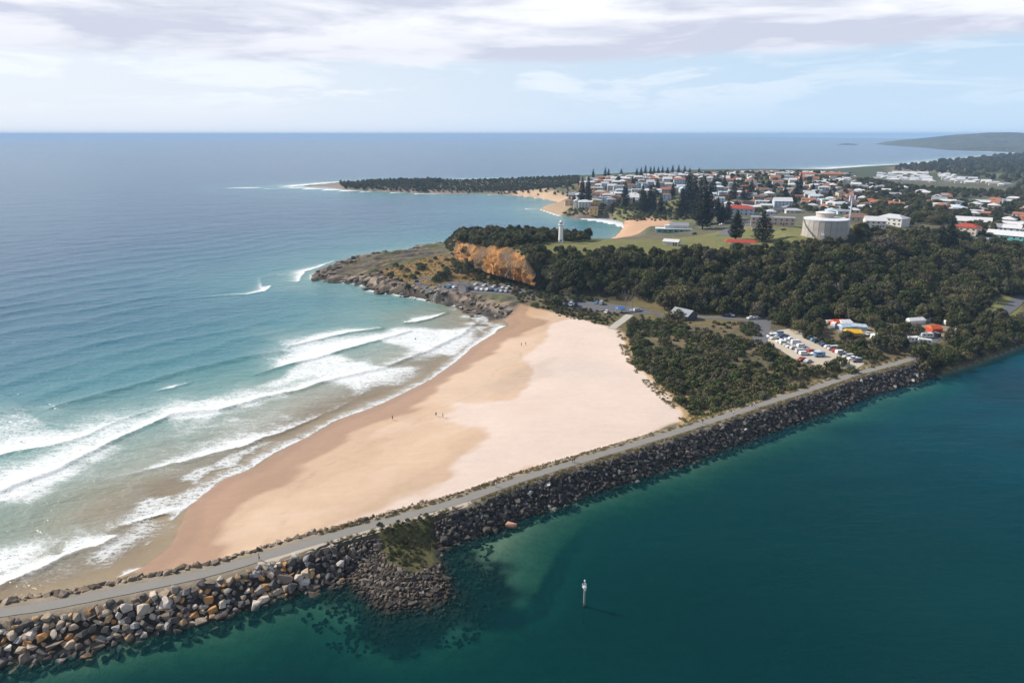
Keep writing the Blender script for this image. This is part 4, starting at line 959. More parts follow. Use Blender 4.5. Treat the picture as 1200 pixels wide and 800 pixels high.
def spaced(cands, dmin):
    """drop points closer than dmin (array or scalar)"""
    out_, grid = [], {}
    for j, (x, y) in enumerate(cands):
        dm = dmin if np.isscalar(dmin) else dmin[j]; c_ = (int(x//8), int(y//8)); ok = True
        for a in (-1, 0, 1):
            for b in (-1, 0, 1):
                for (ex, ey) in grid.get((c_[0]+a, c_[1]+b), ()):
                    if (ex-x)**2+(ey-y)**2 < dm*dm: ok = False; break
                if not ok: break
            if not ok: break
        if ok: grid.setdefault(c_, []).append((x, y)); out_.append(j)
    return out_
def in_poly(px, z, n): 
    p = ats(px, z); xs_ = [a for a, b in p]; ys_ = [b for a, b in p]
    c_ = rng.uniform([min(xs_), min(ys_)], [max(xs_), max(ys_)], (n, 2)); return c_[inside(c_[:, 0], c_[:, 1], p)]

# --- the wood on the hill
c_ = rng.uniform([-40, 330], [520, 640], (40000, 2)); tt = transition(c_[:, 0], c_[:, 1])
dcl = segdist(c_[:, 0], c_[:, 1], [p[:2] for p in CLIFF_FOOT])[0]; dct = segdist(c_[:, 0], c_[:, 1], [p[:2] for p in CLIFF_TOP])[0]
ok = (tt > 0.03) & (tt < 0.97) & (np.minimum(dcl, dct) > 5.5) & (sdpoly(c_[:, 0], c_[:, 1], PADS[1][0]) < -6)
TANKPAD = ats([(925, 268), (1000, 266), (1000, 279), (985, 283), (935, 286), (915, 280)], 33)
ok &= sdpoly(c_[:, 0], c_[:, 1], TANKPAD) < 0
hill = c_[ok]; hz_s = np.hypot(hq(hill[:, 0]+2, hill[:, 1])-hq(hill[:, 0]-2, hill[:, 1]), hq(hill[:, 0], hill[:, 1]+2)-hq(hill[:, 0], hill[:, 1]-2))/4
hill = hill[spaced(hill, 4.3/np.sqrt(1+hz_s**2*1.6))]
edge_ = in_poly([(625, 289), (700, 291), (760, 293), (840, 293), (900, 291), (940, 283), (1000, 276), (1060, 262), (1110, 260), (1112, 268), (1000, 282), (940, 292), (880, 298), (700, 298), (630, 298)], 29, 1500)
edge_ = edge_[spaced(edge_, 4.6)]
plat_t = in_poly([(540, 268), (600, 266), (690, 268), (690, 279), (640, 283), (600, 287), (545, 284)], 29, 2500); plat_t = plat_t[spaced(plat_t, 4.0)]
bank_t = in_poly([(1064, 422), (1085, 407), (1120, 398), (1180, 386), (1200, 378), (1212, 404), (1185, 410.5), (1140, 427.5), (1100, 440), (1085, 440)], 2, 2200); bank_t = bank_t[spaced(bank_t, 3.4)]
camp_t = in_poly([(900, 372), (960, 374), (1010, 380), (1060, 392), (1100, 400), (1075, 412), (1040, 412), (1010, 406), (985, 398), (945, 392), (905, 382)], 5, 1200); camp_t = camp_t[spaced(camp_t, 5.5)]
right_t = in_poly([(1120, 378), (1160, 350), (1166, 330), (1165, 300), (1210, 300), (1210, 335), (1190, 345), (1178, 372), (1150, 385)], 8, 900); right_t = right_t[spaced(right_t, 4.6)]
TANK = (*at(965.5, 276.5, 33.0), 33.0)
zones = [(hill, 'hill'), (edge_, 'edge'), (plat_t, 'plateau'), (bank_t, 'bank'), (camp_t, 'camp'), (right_t, 'right')]
alltrees = []
# clearings kept free of trees: buildings, cars, tents
KEEP = [(*hit(a, b)[:2], r_) for a, b, r_ in [(657, 284, 7), (787, 284, 9), (868, 285, 14), (1172, 362, 12), (1186, 352, 10), (983, 380, 10), (1000, 391, 8), (1075, 380, 8), (1092, 387, 8), (1085, 402, 9), (995, 385, 9), (990, 391, 9), (1008, 393, 8), (1070, 399, 8), (1096, 394, 8), (1076, 384, 7), (830, 264, 10)]]
for pts, zn in zones:
    zz = hq(pts[:, 0], pts[:, 1]) if len(pts) else []
    for (x, y), z in zip(pts, zz):
        if z < 0.35 or any((x-a)**2+(y-b)**2 < r_*r_ for a, b, r_ in KEEP) or math.hypot(x-TANK[0], y-TANK[1]) < 24: continue
        s_ = random.uniform(0.6, 1.25)*(1.4 if random.random() < 0.07 else 1.0)
        if zn in ('plateau',): s_ = random.uniform(0.7, 0.95)
        if zn == 'edge': s_ = random.uniform(0.4, 0.72)
        if zn == 'hill' and y > 420 and transition(np.array([x]), np.array([y]))[0] > 0.7: s_ *= 0.72
        if zn == 'camp': s_ = random.uniform(0.55, 0.95)
        if zn == 'bank': s_ = random.uniform(0.5, 1.0)
        alltrees.append((float(x), float(y), float(z)-0.2, s_, random.uniform(0, 6.28), random.randrange(6), zn))
alltrees.sort(key=lambda q: math.hypot(q[0], q[1])/q[3])
LBL = {'hill': ('dark green coastal tree among the wood covering the hillside', 'trees of the hillside wood'), 'edge': ('low coastal tree at the upper edge of the wood by the grass', 'trees at the top of the wood'),
       'plateau': ('windswept tree in the grove behind the orange cliff', 'trees of the cliff-top grove'), 'bank': ('dark tree on the river bank past the end of the breakwater path', 'trees on the river bank'),
       'camp': ('bushy tree between the parked cars and the camping park', 'trees in the camping park'), 'right': ('tall green tree beside the dark road near the river', 'trees by the river road')}
crowns0, trunks0 = [None]*6, [None]*6
NIND = 285
rest = []
for k, (x, y, z, s_, rz, vi, zn) in enumerate(alltrees):
    if k < NIND:
        lab_, grp_ = LBL[zn]
        if zn == 'hill':
            pxx = 600+800*x/(y*0.957+(CAM_H-z)*0.291)
            wh_ = [w_ for l_, w_ in ((690, 'right of the orange cliff'), (770, 'behind the beach car park'), (850, 'behind the grey-roofed kiosk'), (905, 'behind the dark turning area'), (965, 'behind the gravel car park'), (1040, 'behind the orange and yellow tents'), (9999, 'behind the white marquees near the river')) if pxx < l_][0]
            rank_ = 'front-rank' if transition(np.array([x]), np.array([y]))[0] < 0.22 else 'inner'
            tone_ = ['rounded', 'tall narrow', 'wide spreading', 'small', 'tall', 'broad'][vi]
            lab_ = f'{tone_} {rank_} tree of the hillside wood {wh_}'; grp_ = f'trees of the hillside wood {wh_}'
        t_ = thing('coastal_tree', lab_, 'tree', (x, y, z), rz, grp_, s_)
        c0 = link('crown', TREES[vi][0], t_); t0 = link('trunk', TREES[vi][1], t_)
        if crowns0[vi] is None: crowns0[vi] = c0; trunks0[vi] = t0
    else: rest.append((x, y, z, s_, rz, vi))
rest = np.array(rest)
scatter('forest', rest[:, :3], rest[:, 3], rest[:, 4], rest[:, 5].astype(int), [crowns0, trunks0], 'dense dark wood covering the hill between the beach and the town')

# --- dune scrub
scr = in_poly([(735, 374), (790, 376), (885, 380), (895, 402), (930, 424), (965, 434), (1005, 436), (950, 451), (900, 465), (830, 484), (805, 478), (790, 458), (765, 440), (745, 425), (738, 405)], 5, 9000)
scr = scr[spaced(scr, 1.7)]
fr = in_poly([(640, 352), (700, 368), (712, 376), (690, 374), (650, 364)], 5, 900); fr = fr[spaced(fr, 1.8)]
hl = in_poly([(545, 306), (600, 322), (640, 340), (720, 350), (640, 347), (560, 330), (520, 318)], 7, 1600); hl = hl[spaced(hl, 2.2)]
hl = np.concatenate([hl, (lambda q: q[spaced(q, 2.6)])(in_poly([(600, 349), (650, 352), (660, 362), (640, 364), (605, 356)], 3.5, 300))])
hl2 = in_poly([(440, 312), (520, 300), (540, 320), (470, 335)], 7, 120); hl2 = hl2[spaced(hl2, 7)]
hs = in_poly([(527, 300), (535, 290), (548, 289), (560, 300), (548, 308), (538, 306)], 14, 260); q_ = rng.uniform([-95, 465], [-25, 660], (6000, 2)); qt = transition(q_[:, 0], q_[:, 1]); q_ = q_[(qt > 0.04) & (qt < 0.99)]; hs = np.concatenate([hs, q_]); hs = hs[spaced(hs, 2.3)]; hs = hs[np.minimum(segdist(hs[:, 0], hs[:, 1], [p[:2] for p in CLIFF_FOOT])[0], segdist(hs[:, 0], hs[:, 1], [p[:2] for p in CLIFF_TOP])[0]) > 3]
ct = in_poly([(533, 286), (560, 287), (600, 291), (625, 296), (630, 288), (560, 281), (535, 280)], 29, 500); ct = ct[spaced(ct, 2.4)]
q_ = rng.uniform([-60, 400], [30, 530], (5000, 2)); qd = segdist(q_[:, 0], q_[:, 1], [p[:2] for p in CLIFF_TOP])[0]; qh = hq(q_[:, 0], q_[:, 1]); q_ = q_[(qd < 12) & (qh > 19)]; ct = np.concatenate([ct, q_[spaced(q_, 2.3)]])
sl = in_poly([(660, 244), (720, 243), (800, 246), (830, 252), (800, 258), (720, 254), (665, 252)], 8, 1600); sl = sl[spaced(sl, 4.5)]
cm = in_poly([(940, 394), (1000, 402), (1040, 415), (1015, 422), (985, 410), (950, 398)], 5, 600); cm = cm[spaced(cm, 1.9)]
pb = in_poly([(1010, 424), (1060, 414), (1062, 420), (1020, 432)], 5, 200); pb = pb[spaced(pb, 2.6)]
sp2 = in_poly([(444, 620), (470, 616), (500, 606), (506, 614), (510, 640), (492, 656), (470, 658), (456, 650)], 3.5, 500); sp2 = sp2[spaced(sp2, 0.9)]
rm2 = in_poly([(655, 357), (765, 372), (720, 384), (690, 376), (650, 366)], 5, 700); rm2 = rm2[spaced(rm2, 2.0)]
RAMP = [at(738, 369, 5), at(728, 376, 4.6), at(716, 386, 4)]
sh = []
for pts, lo, hi_, dry in [(scr, 0.4, 1.25, 0.34), (fr, 0.4, 0.8, 0.2), (hl, 0.6, 1.3, 0.15), (hl2, 0.8, 1.6, 0.1), (ct, 0.7, 1.3, 0.15), (hs, 0.7, 1.3, 0.3), (sl, 0.9, 1.8, 0.1), (cm, 0.6, 1.2, 0.05), (pb, 0.4, 0.8, 0.4), (sp2, 0.24, 0.42, 0.12), (rm2, 0.4, 0.8, 0.4)]:
    zz = hq(pts[:, 0], pts[:, 1])
    patch = fbm(pts[:, 0], pts[:, 1], 26, 3)
    for (x, y), z, pn in zip(pts, zz, patch):
        if z < 0.6 or segdist(np.array([x]), np.array([y]), RAMP)[0][0] < 4.0: continue
        if len(pts) == len(scr) and pn > 0.55-0.07*(x > 75) and random.random() < 0.75: continue      # open dry patches
        v_ = random.choice([3, 5]) if random.random() < dry*(2.2 if pn > 0.52 else 0.6) else random.choice([0, 0, 1, 2, 2, 4])
        sh.append((float(x), float(y), float(z)-0.1, random.uniform(lo, hi_), random.uniform(0, 6.28), v_))
BIG = [(920, 441, 2.6), (908, 434, 1.7), (838, 425, 2.4), (830, 402, 2.2), (785, 378, 2.6), (795, 374, 2.4), (650, 359, 2.3), (975, 434, 1.9), (984, 428, 1.7), (958, 437, 1.6), (945, 440, 1.6), (865, 405, 2.0), (810, 430, 2.0), (518, 328, 2.4), (524, 324, 2.0), (510, 330, 1.6),
       (890, 450, 1.6), (872, 440, 1.7), (900, 420, 1.8), (780, 405, 1.8), (1045, 408, 2.2), (1030, 404, 2.4), (740, 385, 1.6), (492, 316, 1.5), (493, 312, 1.3)]
grp = 'bushes of the dune scrub'
shrubs0 = [None]*6
def add_shrub(x, y, z, s_, rz, vi, label, g_):
    t_ = thing('shrub', label, 'bush', (x, y, z), rz, g_, s_); f_ = link('foliage', SHRUBS[vi], t_); link('stem', STEM, t_)
    if shrubs0[vi] is None: shrubs0[vi] = f_
_bc = {}
for (px, py, s_) in sorted(BIG):
    x, y, z = hit(px, py)
    where = 'on the dry headland grass' if px < 600 else ('at the edge of the beach car park' if px < 700 else 'standing out of the dune scrub')
    _bc[where] = _bc.get(where, 0)+1; nth = ['leftmost', 'second from left', 'third from left', 'fourth from left', 'fifth from left', 'sixth from left', 'seventh from left', 'eighth from left', 'ninth from left', 'tenth from left'][min(_bc[where]-1, 9)]
    lab_ = (f'{nth} of the large round dark bushes {where}' if _bc[where] < 11 else 'large round dark green bush near the gravel car park end of the dune scrub')
    add_shrub(x, y, z-0.1, s_*0.85, random.random()*6, 4 if px != 492 else 1, lab_, 'large dark bushes '+where)
sh.sort(key=lambda q: math.hypot(q[0], q[1])/q[3])
SL = {0: 'mid green bush in the scrub between beach and car park', 1: 'mid green bush in the scrub between beach and car park', 2: 'mid green bush in the scrub between beach and car park', 3: 'grey-brown dry bush in the scrub between beach and car park',
      4: 'dark green bush in the scrub between beach and car park', 5: 'grey-brown dry bush in the scrub between beach and car park'}
n_ = 0; restS = []
for q in sh:
    if n_ < 255 and 722 < 600+800*q[0]/q[1] < 1010 and q[0] > 0:
        pxx = 600+800*q[0]/(q[1]*0.957+(CAM_H-q[2])*0.291); dpt = segdist(np.array([q[0]]), np.array([q[1]]), PATH)[0][0]
        wh_ = 'beside the breakwater path' if dpt < 14 else ('along the beach edge' if pxx < 765 else ('below the gravel car park' if pxx > 900 else ('behind the eroded sand bank' if dpt < 45 else 'near the grey-roofed kiosk')))
        add_shrub(*q, SL[q[5]].replace('between beach and car park', wh_), {3: 'dry grey bushes', 5: 'dry grey bushes', 4: 'dark bushes'}.get(q[5], 'mid green bushes')+' of the dune scrub '+wh_); n_ += 1
    else: restS.append(q)
for vi in range(6):
    if shrubs0[vi] is None: q = restS.pop(); add_shrub(*q[:5], vi, SL[vi], grp)
restS = np.array(restS)
scatter('undergrowth', restS[:, :3], restS[:, 3], restS[:, 4], restS[:, 5].astype(int), [shrubs0], 'low coastal scrub and undergrowth on the dunes and slopes')

def bare_tree(px, py, h_, label, seed):
    x, y, z = hit(px, py); r = random.Random(seed); t_ = thing('bare_tree', label, 'bare tree', (x, y, z), r.random()*6)
    b = MB(); b.bar((0, 0, -0.5), (0.2, 0.1, h_*0.55), 0.2, 0.13, 7); b.build('trunk', [M_DEAD], t_)
    b = MB()
    for k in range(9):
        z0 = h_*r.uniform(0.3, 0.55); a = k*2.4; L = h_*r.uniform(0.25, 0.45); e = (math.cos(a)*L*0.7, math.sin(a)*L*0.7, z0+L*0.8); b.bar((0.15, 0.08, z0), e, 0.09, 0.05, 5)
        for q in range(4):
            a2_ = a+r.uniform(-1, 1); f_ = r.uniform(0.4, 1.0); p0 = (0.15+(e[0]-0.15)*f_, 0.08+(e[1]-0.08)*f_, z0+(e[2]-z0)*f_); b.bar(p0, (p0[0]+math.cos(a2_)*L*0.3, p0[1]+math.sin(a2_)*L*0.3, p0[2]+L*0.35), 0.05, 0.02, 4)
    b.build('branches', [M_DEAD], t_)
M_DEAD = paint('dead_wood', (0.26, 0.22, 0.18), 0.9, 0.1, 0.2, 2.0)
bare_tree(733, 362, 11, 'grey leafless tree behind the beach car park', 3); bare_tree(741, 360, 9, 'smaller leafless tree right of the taller one behind the beach car park', 4)
bare_tree(822, 366, 10, 'pale dead tree at the front of the wood behind the kiosk', 5); bare_tree(884, 372, 9, 'leafless tree beside the dark turning area', 6); bare_tree(766, 392, 3.5, 'dead grey shrub on the beach edge of the dune scrub', 7)
# --- grass tufts along the path and on the dune edge
tz = []
for k in range(0, len(wl), 1):
    x0, y0 = wl[k]
    if x0 < -46: continue
    for _ in range(1):
        o = random.uniform(1.9, 4.2) if x0 > -20 else random.uniform(1.8, 3.0)
        if random.random() < 0.35: continue
        tz.append((x0+wn[k, 0]*o, y0+wn[k, 1]*o))
    if x0 > -10 or random.random() < 0.5:
        o = -random.uniform(1.9, 3.3); tz.append((x0+wn[k, 0]*o, y0+wn[k, 1]*o))
dn_ = in_poly([(722, 386), (733, 397), (742, 420), (760, 438), (790, 455), (820, 474), (830, 486), (800, 496), (790, 480), (770, 462), (745, 440), (730, 420)], 4, 2200)
tz += [tuple(p) for p in dn_[fbm(dn_[:, 0], dn_[:, 1], 8, 2) > 0.45]]
tz += [tuple(p) for p in in_poly([(455, 310), (520, 298), (550, 318), (560, 335), (480, 338), (445, 326)], 7, 1500)]
tz = np.array(tz); tzz = hq(tz[:, 0], tz[:, 1])
tuft0 = tag(link('grass_clump', tuft_mesh(1), None, (*at(812, 494, 5), 4.6)), 'yellow-green grass at the path edge', kind='stuff')
scatter('grass', np.c_[tz, tzz-0.03], rng.uniform(0.35, 0.9, len(tz)), rng.uniform(0, 6.28, len(tz)), np.zeros(len(tz), int), [[tuft0]], 'dry grass along the path and dune edge')

# --- tall pines
PL = [(682, 239, 207), (689, 240, 206), (732, 243, 211), (752, 247, 215), (761, 247, 216), (695, 209, 197.5), (709, 208, 195.5), (713, 208, 197), (728, 206, 197), (746, 208, 196), (751, 208, 195), (756, 208, 192.5), (762, 208, 194), (766, 208, 194), (771, 208, 194.5), (776, 208, 193.5),
      (782, 205, 194.5), (788, 204, 192), (795, 204, 192), (802, 205, 193), (808, 205, 195), (819, 205, 195), (805, 252, 204), (812, 253, 207), (823, 269, 209), (828, 266, 214), (818, 262, 211), (835, 231, 203), (859, 235, 206), (870, 238, 214), (877, 238, 212), (844, 262, 238), (862, 281, 242), (893, 283, 241),
      (919, 233, 214), (741, 222, 205), (770, 226, 208), (788, 232, 212), (900, 225, 206), (880, 226, 207), (952, 226, 210), (972, 232, 215), (848, 222, 202), (986, 243, 224), (798, 256, 218), (840, 256, 228), (852, 258, 230), (774, 249, 224), (846, 258, 236), (936, 231, 199), (932, 232, 206), (1108, 300, 243), (1101, 298, 250), (1114, 298, 252), (755, 250, 222), (766, 248, 224)]
PLAB = [(700, 250, 'tall dark pine standing at the seaward end of the bay houses', 'pines at the seaward end of the bay houses'), (770, 250, 'dark pine on the slope between the bay sand and the houses', 'pines on the slope above the bay sand'), (850, 270, 'tall dense pine in the clump behind the teal surf club', 'pines behind the surf club')]
for k, (px, yb, yt) in enumerate(PL):
    x, y, z = hit(px, yb); dist_ = math.hypot(x, y); ang = PITCH+math.atan((yt-400)/FPX)
    h_ = max(8, CAM_H-dist_*math.tan(ang)-z)
    if yb < 212: lab, g_ = 'slim pine in the row on the skyline above the town roofs', 'pines on the skyline'
    elif px < 700: lab, g_ = PLAB[0][2:]
    elif px < 770: lab, g_ = PLAB[1][2:]
    elif px < 830 and yb > 250: lab, g_ = PLAB[2][2:]
    elif px == 844: lab, g_ = 'small pine beside the town street, just behind the surf club pines', None
    elif px == 862: lab, g_ = 'single dark pine on the grass between the street and the red-roofed shelter', None
    elif px == 893: lab, g_ = 'broad open pine on the grass to the left of the water tank', None
    elif px > 1000: lab, g_ = 'large broad pine rising from the wood below the red-roofed houses', 'pines rising from the wood'
    else: lab, g_ = 'dark pine among the houses behind the red-roofed hotel', 'pines among the houses'
    vi = 2 if px in (893, 1108, 1102, 1113, 874, 877) else (k % 2)
    wide = {893: 1.45, 862: 1.25, 1108: 1.5}.get(px, 1.0)*min(1.6, max(1.0, 24/h_))*(1.3 if 690 < px < 900 and yb > 230 else 1.15)
    t_ = thing('norfolk_pine', lab, 'pine tree', (x, y, z), random.random()*6, g_, (h_/30*wide, h_/30*wide, h_/30)); link('crown', PINES[vi][0], t_); link('trunk', PINES[vi][1], t_)

# ------------------------------------------------------------------ houses
GLASS = paint('window_glass', (0.03, 0.04, 0.05), 0.15, 0.5, 0.1); DOOR = paint('door_paint', (0.12, 0.09, 0.07), 0.5)
WALLC = {'white': (0.64, 0.62, 0.585), 'cream': (0.62, 0.54, 0.42), 'pale blue': (0.45, 0.55, 0.64), 'grey': (0.36, 0.36, 0.37), 'brick': (0.30, 0.16, 0.10), 'sand': (0.50, 0.42, 0.31), 'yellow': (0.62, 0.42, 0.15), 'teal': (0.12, 0.42, 0.42), 'orange': (0.56, 0.20, 0.06), 'pink': (0.52, 0.40, 0.37), 'charcoal': (0.08, 0.085, 0.095)}
ROOFC = {'white': (0.60, 0.60, 0.60), 'terracotta': (0.36, 0.145, 0.08), 'grey': (0.28, 0.29, 0.31), 'red': (0.36, 0.06, 0.035), 'brown': (0.20, 0.12, 0.085), 'pale blue': (0.44, 0.53, 0.60), 'dark grey': (0.10, 0.105, 0.115), 'silver': (0.48, 0.50, 0.52)}
def wm(n): return paint(n.replace(' ', '_')+'_wall', WALLC[n], 0.75, 0.2, 0.08)
def rmat(n):
    key = n.replace(' ', '_')+'_roof'
    if key in _mc: return _mc[key]
    m, t, out = new_mat(key); g = t.node('ShaderNodeTexCoord').outputs['Object']
    n1 = t.noise(g, 0.5, 5, 0.6); wv = t.node('ShaderNodeTexWave', bands_direction='X'); t.put(wv.inputs[0], g); wv.inputs['Scale'].default_value = 1.2; wv.inputs['Distortion'].default_value = 0.3
    f = t.math('ADD', 0.78, t.math('ADD', t.math('MULTIPLY', n1, 0.3), t.math('MULTIPLY', wv.outputs['Fac'], 0.12)))
    pbsdf(t, out, t.vmath('SCALE', ROOFC[n], scale=f), 0.6, None, 0.3); _mc[key] = m; return m
_hm = {}
def house_parts(wd, dp, st, rf):
    """meshes of a house of this size: wall, roof, and where its windows and door go"""
    key = (wd, dp, st, rf)
    if key in _hm: return _hm[key]
    h = 2.9*st; b = MB()
    if rf == 'gable':
        rise = dp*0.26; o = 0.5
        b.add([(-wd/2, -dp/2, -3), (wd/2, -dp/2, -3), (wd/2, dp/2, -3), (-wd/2, dp/2, -3), (-wd/2, -dp/2, h), (wd/2, -dp/2, h), (wd/2, dp/2, h), (-wd/2, dp/2, h), (-wd/2, 0, h+rise), (wd/2, 0, h+rise)],
              [(0, 1, 5, 4), (2, 3, 7, 6), (1, 2, 6, 9, 5), (3, 0, 4, 8, 7)])
        r_ = MB(); k = 0.14; sl_ = rise/(dp/2)
        for s_ in (-1, 1):
            y1 = s_*(dp/2+o); z1 = h-o*sl_+0.06; q = [(-wd/2-o, y1, z1), (wd/2+o, y1, z1), (wd/2+o, 0, h+rise+0.06), (-wd/2-o, 0, h+rise+0.06)]
            r_.add(q+[(a, b_, c+k) for a, b_, c in q], [(0, 1, 2, 3), (4, 7, 6, 5), (0, 4, 5, 1), (1, 5, 6, 2), (2, 6, 7, 3), (3, 7, 4, 0)])
    else:
        b.box(-wd/2, wd/2, -dp/2, dp/2, -3, h); r_ = MB(); o = 0.6; z = h+0.03
        if rf == 'hip':
            rise = min(wd, dp)*0.24; rx_ = max(0, (wd-dp)/2); ry_ = max(0, (dp-wd)/2)
            v = [(-wd/2-o, -dp/2-o, z), (wd/2+o, -dp/2-o, z), (wd/2+o, dp/2+o, z), (-wd/2-o, dp/2+o, z)]
            v += [(a, b_, c+0.16) for a, b_, c in v]+[(-rx_-0.01, -ry_-0.01, z+rise), (rx_+0.01, ry_+0.01, z+rise)]
            top = [(4, 5, 9, 8), (5, 6, 9), (6, 7, 8, 9), (7, 4, 8)] if wd >= dp else [(4, 5, 8), (5, 6, 9, 8), (6, 7, 9), (7, 4, 8, 9)]
            r_.add(v, [(3, 2, 1, 0), (0, 1, 5, 4), (1, 2, 6, 5), (2, 3, 7, 6), (3, 0, 4, 7)]+top)
        elif rf == 'skillion':
            v = [(-wd/2-o, -dp/2-o, z), (wd/2+o, -dp/2-o, z), (wd/2+o, dp/2+o, z+1.3), (-wd/2-o, dp/2+o, z+1.3)]
            r_.add(v+[(a, b_, c+0.18) for a, b_, c in v], [(3, 2, 1, 0), (4, 5, 6, 7), (0, 1, 5, 4), (1, 2, 6, 5), (2, 3, 7, 6), (3, 0, 4, 7)])
        else:
            r_.box(-wd/2-0.3, wd/2+0.3, -dp/2-0.3, dp/2+0.3, z, z+0.35); r_.box(-wd/4, 0, 0, dp/5, z+0.35, z+1.0)
    wins = []
    for f_ in range(st):
        nW = max(2, int(wd/4.0))
        for k in range(nW):
            x = -wd/2+(k+0.5)*wd/nW
            wins.append((x, -dp/2, f_*2.9+1.5, 0)); 
        wins.append((-wd/2, 0, f_*2.9+1.5, 1)); 
    _hm[key] = (b.mesh('wall', wm('white')), r_.mesh('roof', rmat('white')), wins); return _hm[key]
wb = MB(); wb.box(-0.9, 0.9, -0.10, 0.0, -0.65, 0.65, 1); wb.box(-0.78, 0.78, -0.13, -0.10, -0.55, 0.55, 0); WINF = wb.mesh('window', [GLASS, wm('white')])
wb = MB(); wb.box(-0.5, 0.5, -0.12, 0.0, -1.05, 1.05, 0); DOORM = wb.mesh('door', [DOOR])
BLIST = []      # (x, y, size) of everything built, to keep the lots clear
def house(x, y, rz, wd, dp, st, rf, wc, rc, label, name='house', cat='house', group=None, windows=True, z=None):
    zg = float(hq(x, y)) if z is None else z
    wmz, rm_, wins = house_parts(wd, dp, st, rf)
    t_ = thing(name, label, cat, (x, y, zg), rz, group)
    for nm, me, mt in (('wall', wmz, wm(wc)), ('roof', rm_, rmat(rc))):
        o = link(nm, me, t_); o.material_slots[0].link = 'OBJECT'; o.material_slots[0].material = mt
    if windows:
        for k, (a, b_, c, sd_) in enumerate(wins):
            o = link('window', WINF, t_, (a, b_, c))
            if sd_: o.rotation_euler = (0, 0, -math.pi/2)
        o = link('door', DOORM, t_, (min(wd/2-0.9, 2.0*(wd/8)), -dp/2, 1.06))
    BLIST.append((x, y, max(wd, dp)*0.62)); return t_
def near_rot(x, y): return -math.atan2(x, y)        # front roughly to the camera side
SPEC = [  # px, py of the base, width, depth, storeys, roof, wall, roof colour, turn, name, label, category
    (916, 209, 22, 14, 3, 'flat', 'white', 'white', 0.1, 'apartment_block', 'white flat-roofed apartment block on the skyline above the ocean', 'building'),
    (944, 208, 40, 14, 2, 'hip', 'sand', 'terracotta', 0.1, 'apartment_block', 'long terracotta-roofed building on the skyline, left of its twin', 'building'),
    (975, 208, 40, 14, 2, 'hip', 'sand', 'terracotta', 0.0, 'apartment_block', 'long terracotta-roofed building on the skyline, right of its twin', 'building'),
    (867, 251, 26, 13, 2, 'hip', 'pale blue', 'red', -0.1, 'hotel', 'blue-walled hotel with a broad red hipped roof behind the street', 'hotel'),
    (905, 263, 34, 10, 2, 'flat', 'pink', 'grey', 0.05, 'terrace_block', 'long pinkish terrace block with a grey flat roof left of the water tank', 'building'),
    (916, 244, 20, 14, 3, 'gable', 'pale blue', 'white', 0.2, 'apartment_block', 'pale blue gabled apartment block standing among the pines behind the hotel', 'building'),
    (1046, 263, 22, 13, 2, 'hip', 'white', 'silver', -0.5, 'community_hall', 'large white-roofed building at the upper edge of the wood right of the tower', 'building'),
    (1024, 266, 16, 12, 2, 'gable', 'white', 'white', 0.2, 'house', 'white gabled house at the wood edge between the tower and the large white building', 'house'),
    (1005, 258, 22, 14, 1, 'hip', 'sand', 'brown', 0.1, 'house', 'low house with a wide brown hip roof directly behind the antenna tower', 'house'),
    (1018, 238, 18, 12, 1, 'hip', 'sand', 'terracotta', 0.2, 'house', 'leftmost of the cluster of terracotta roofs right of the tower', 'house'),
    (1030, 240, 20, 13, 1, 'hip', 'sand', 'terracotta', 0.0, 'house', 'second from left of the cluster of terracotta roofs right of the tower', 'house'),
    (1042, 241, 18, 12, 1, 'hip', 'sand', 'terracotta', 0.3, 'house', 'third from left of the cluster of terracotta roofs right of the tower', 'house'),
    (1050, 243, 16, 12, 1, 'gable', 'sand', 'terracotta', -0.2, 'house', 'rightmost of the cluster of terracotta roofs right of the tower', 'house'),
    (1132, 274, 18, 12, 2, 'hip', 'cream', 'red', -0.3, 'house', 'cream house with a deep red roof right of the large pine', 'house'),
    (1140, 262, 30, 14, 1, 'gable', 'cream', 'cream' if False else 'white', 0.0, 'long_house', 'long white-roofed building behind the deep red roof', 'building'),
    (1178, 283, 26, 12, 2, 'gable', 'teal', 'white', -0.2, 'house', 'teal-walled house with a white roof at the right edge of the wood', 'house'),
    (1190, 268, 26, 14, 1, 'gable', 'sand', 'white', -0.2, 'house', 'sand-walled house with a pale roof behind the teal house', 'house'),
    (1150, 283, 14, 10, 1, 'flat', 'white', 'pale blue', -0.2, 'house', 'small pale blue roofed house just left of the teal house', 'house'),
    (1180, 304, 14, 9, 1, 'hip', 'brick', 'terracotta', -0.2, 'house', 'terracotta-roofed house sunk in the trees at the right edge', 'house'),
    (709, 239, 17, 12, 3, 'flat', 'pale blue', 'white', 0.0, 'apartment_block', 'pale blue and white three-storey block at the foot of the bay houses', 'building'),
    (722, 238, 15, 12, 3, 'flat', 'orange', 'brown', 0.0, 'apartment_block', 'orange three-storey block beside the pale blue block above the bay', 'building'),
    (695, 238, 15, 11, 2, 'hip', 'brick', 'white', 0.1, 'house', 'brick house beside the tall pines at the seaward end of the bay houses', 'house'),
    (699, 227, 18, 12, 3, 'flat', 'yellow', 'white', 0.1, 'apartment_block', 'yellow block behind the tall pines above the bay', 'building'),
    (743, 236, 24, 12, 2, 'gable', 'charcoal', 'white', 0.0, 'house', 'dark-walled house with a white roof right of the orange block', 'house'),
    (675, 231, 12, 10, 2, 'flat', 'white', 'white', 0.0, 'house', 'small white house left of the tall pines at the end of the bay houses', 'house'),
    (880, 271, 14, 8, 1, 'gable', 'cream', 'grey', 0.3, 'house', 'small cream building across the street from the red-roofed hotel', 'house'),
]
SPEC = [s for s in SPEC if s[0] != 880]
for (px, py, wd, dp, st, rf, wc, rc, tn, nm, lb, ct_) in SPEC:
    x, y, z = hit(px, py); house(x, y, near_rot(x, y)+tn, wd, dp, st, rf, wc, rc, lb, nm, ct_)
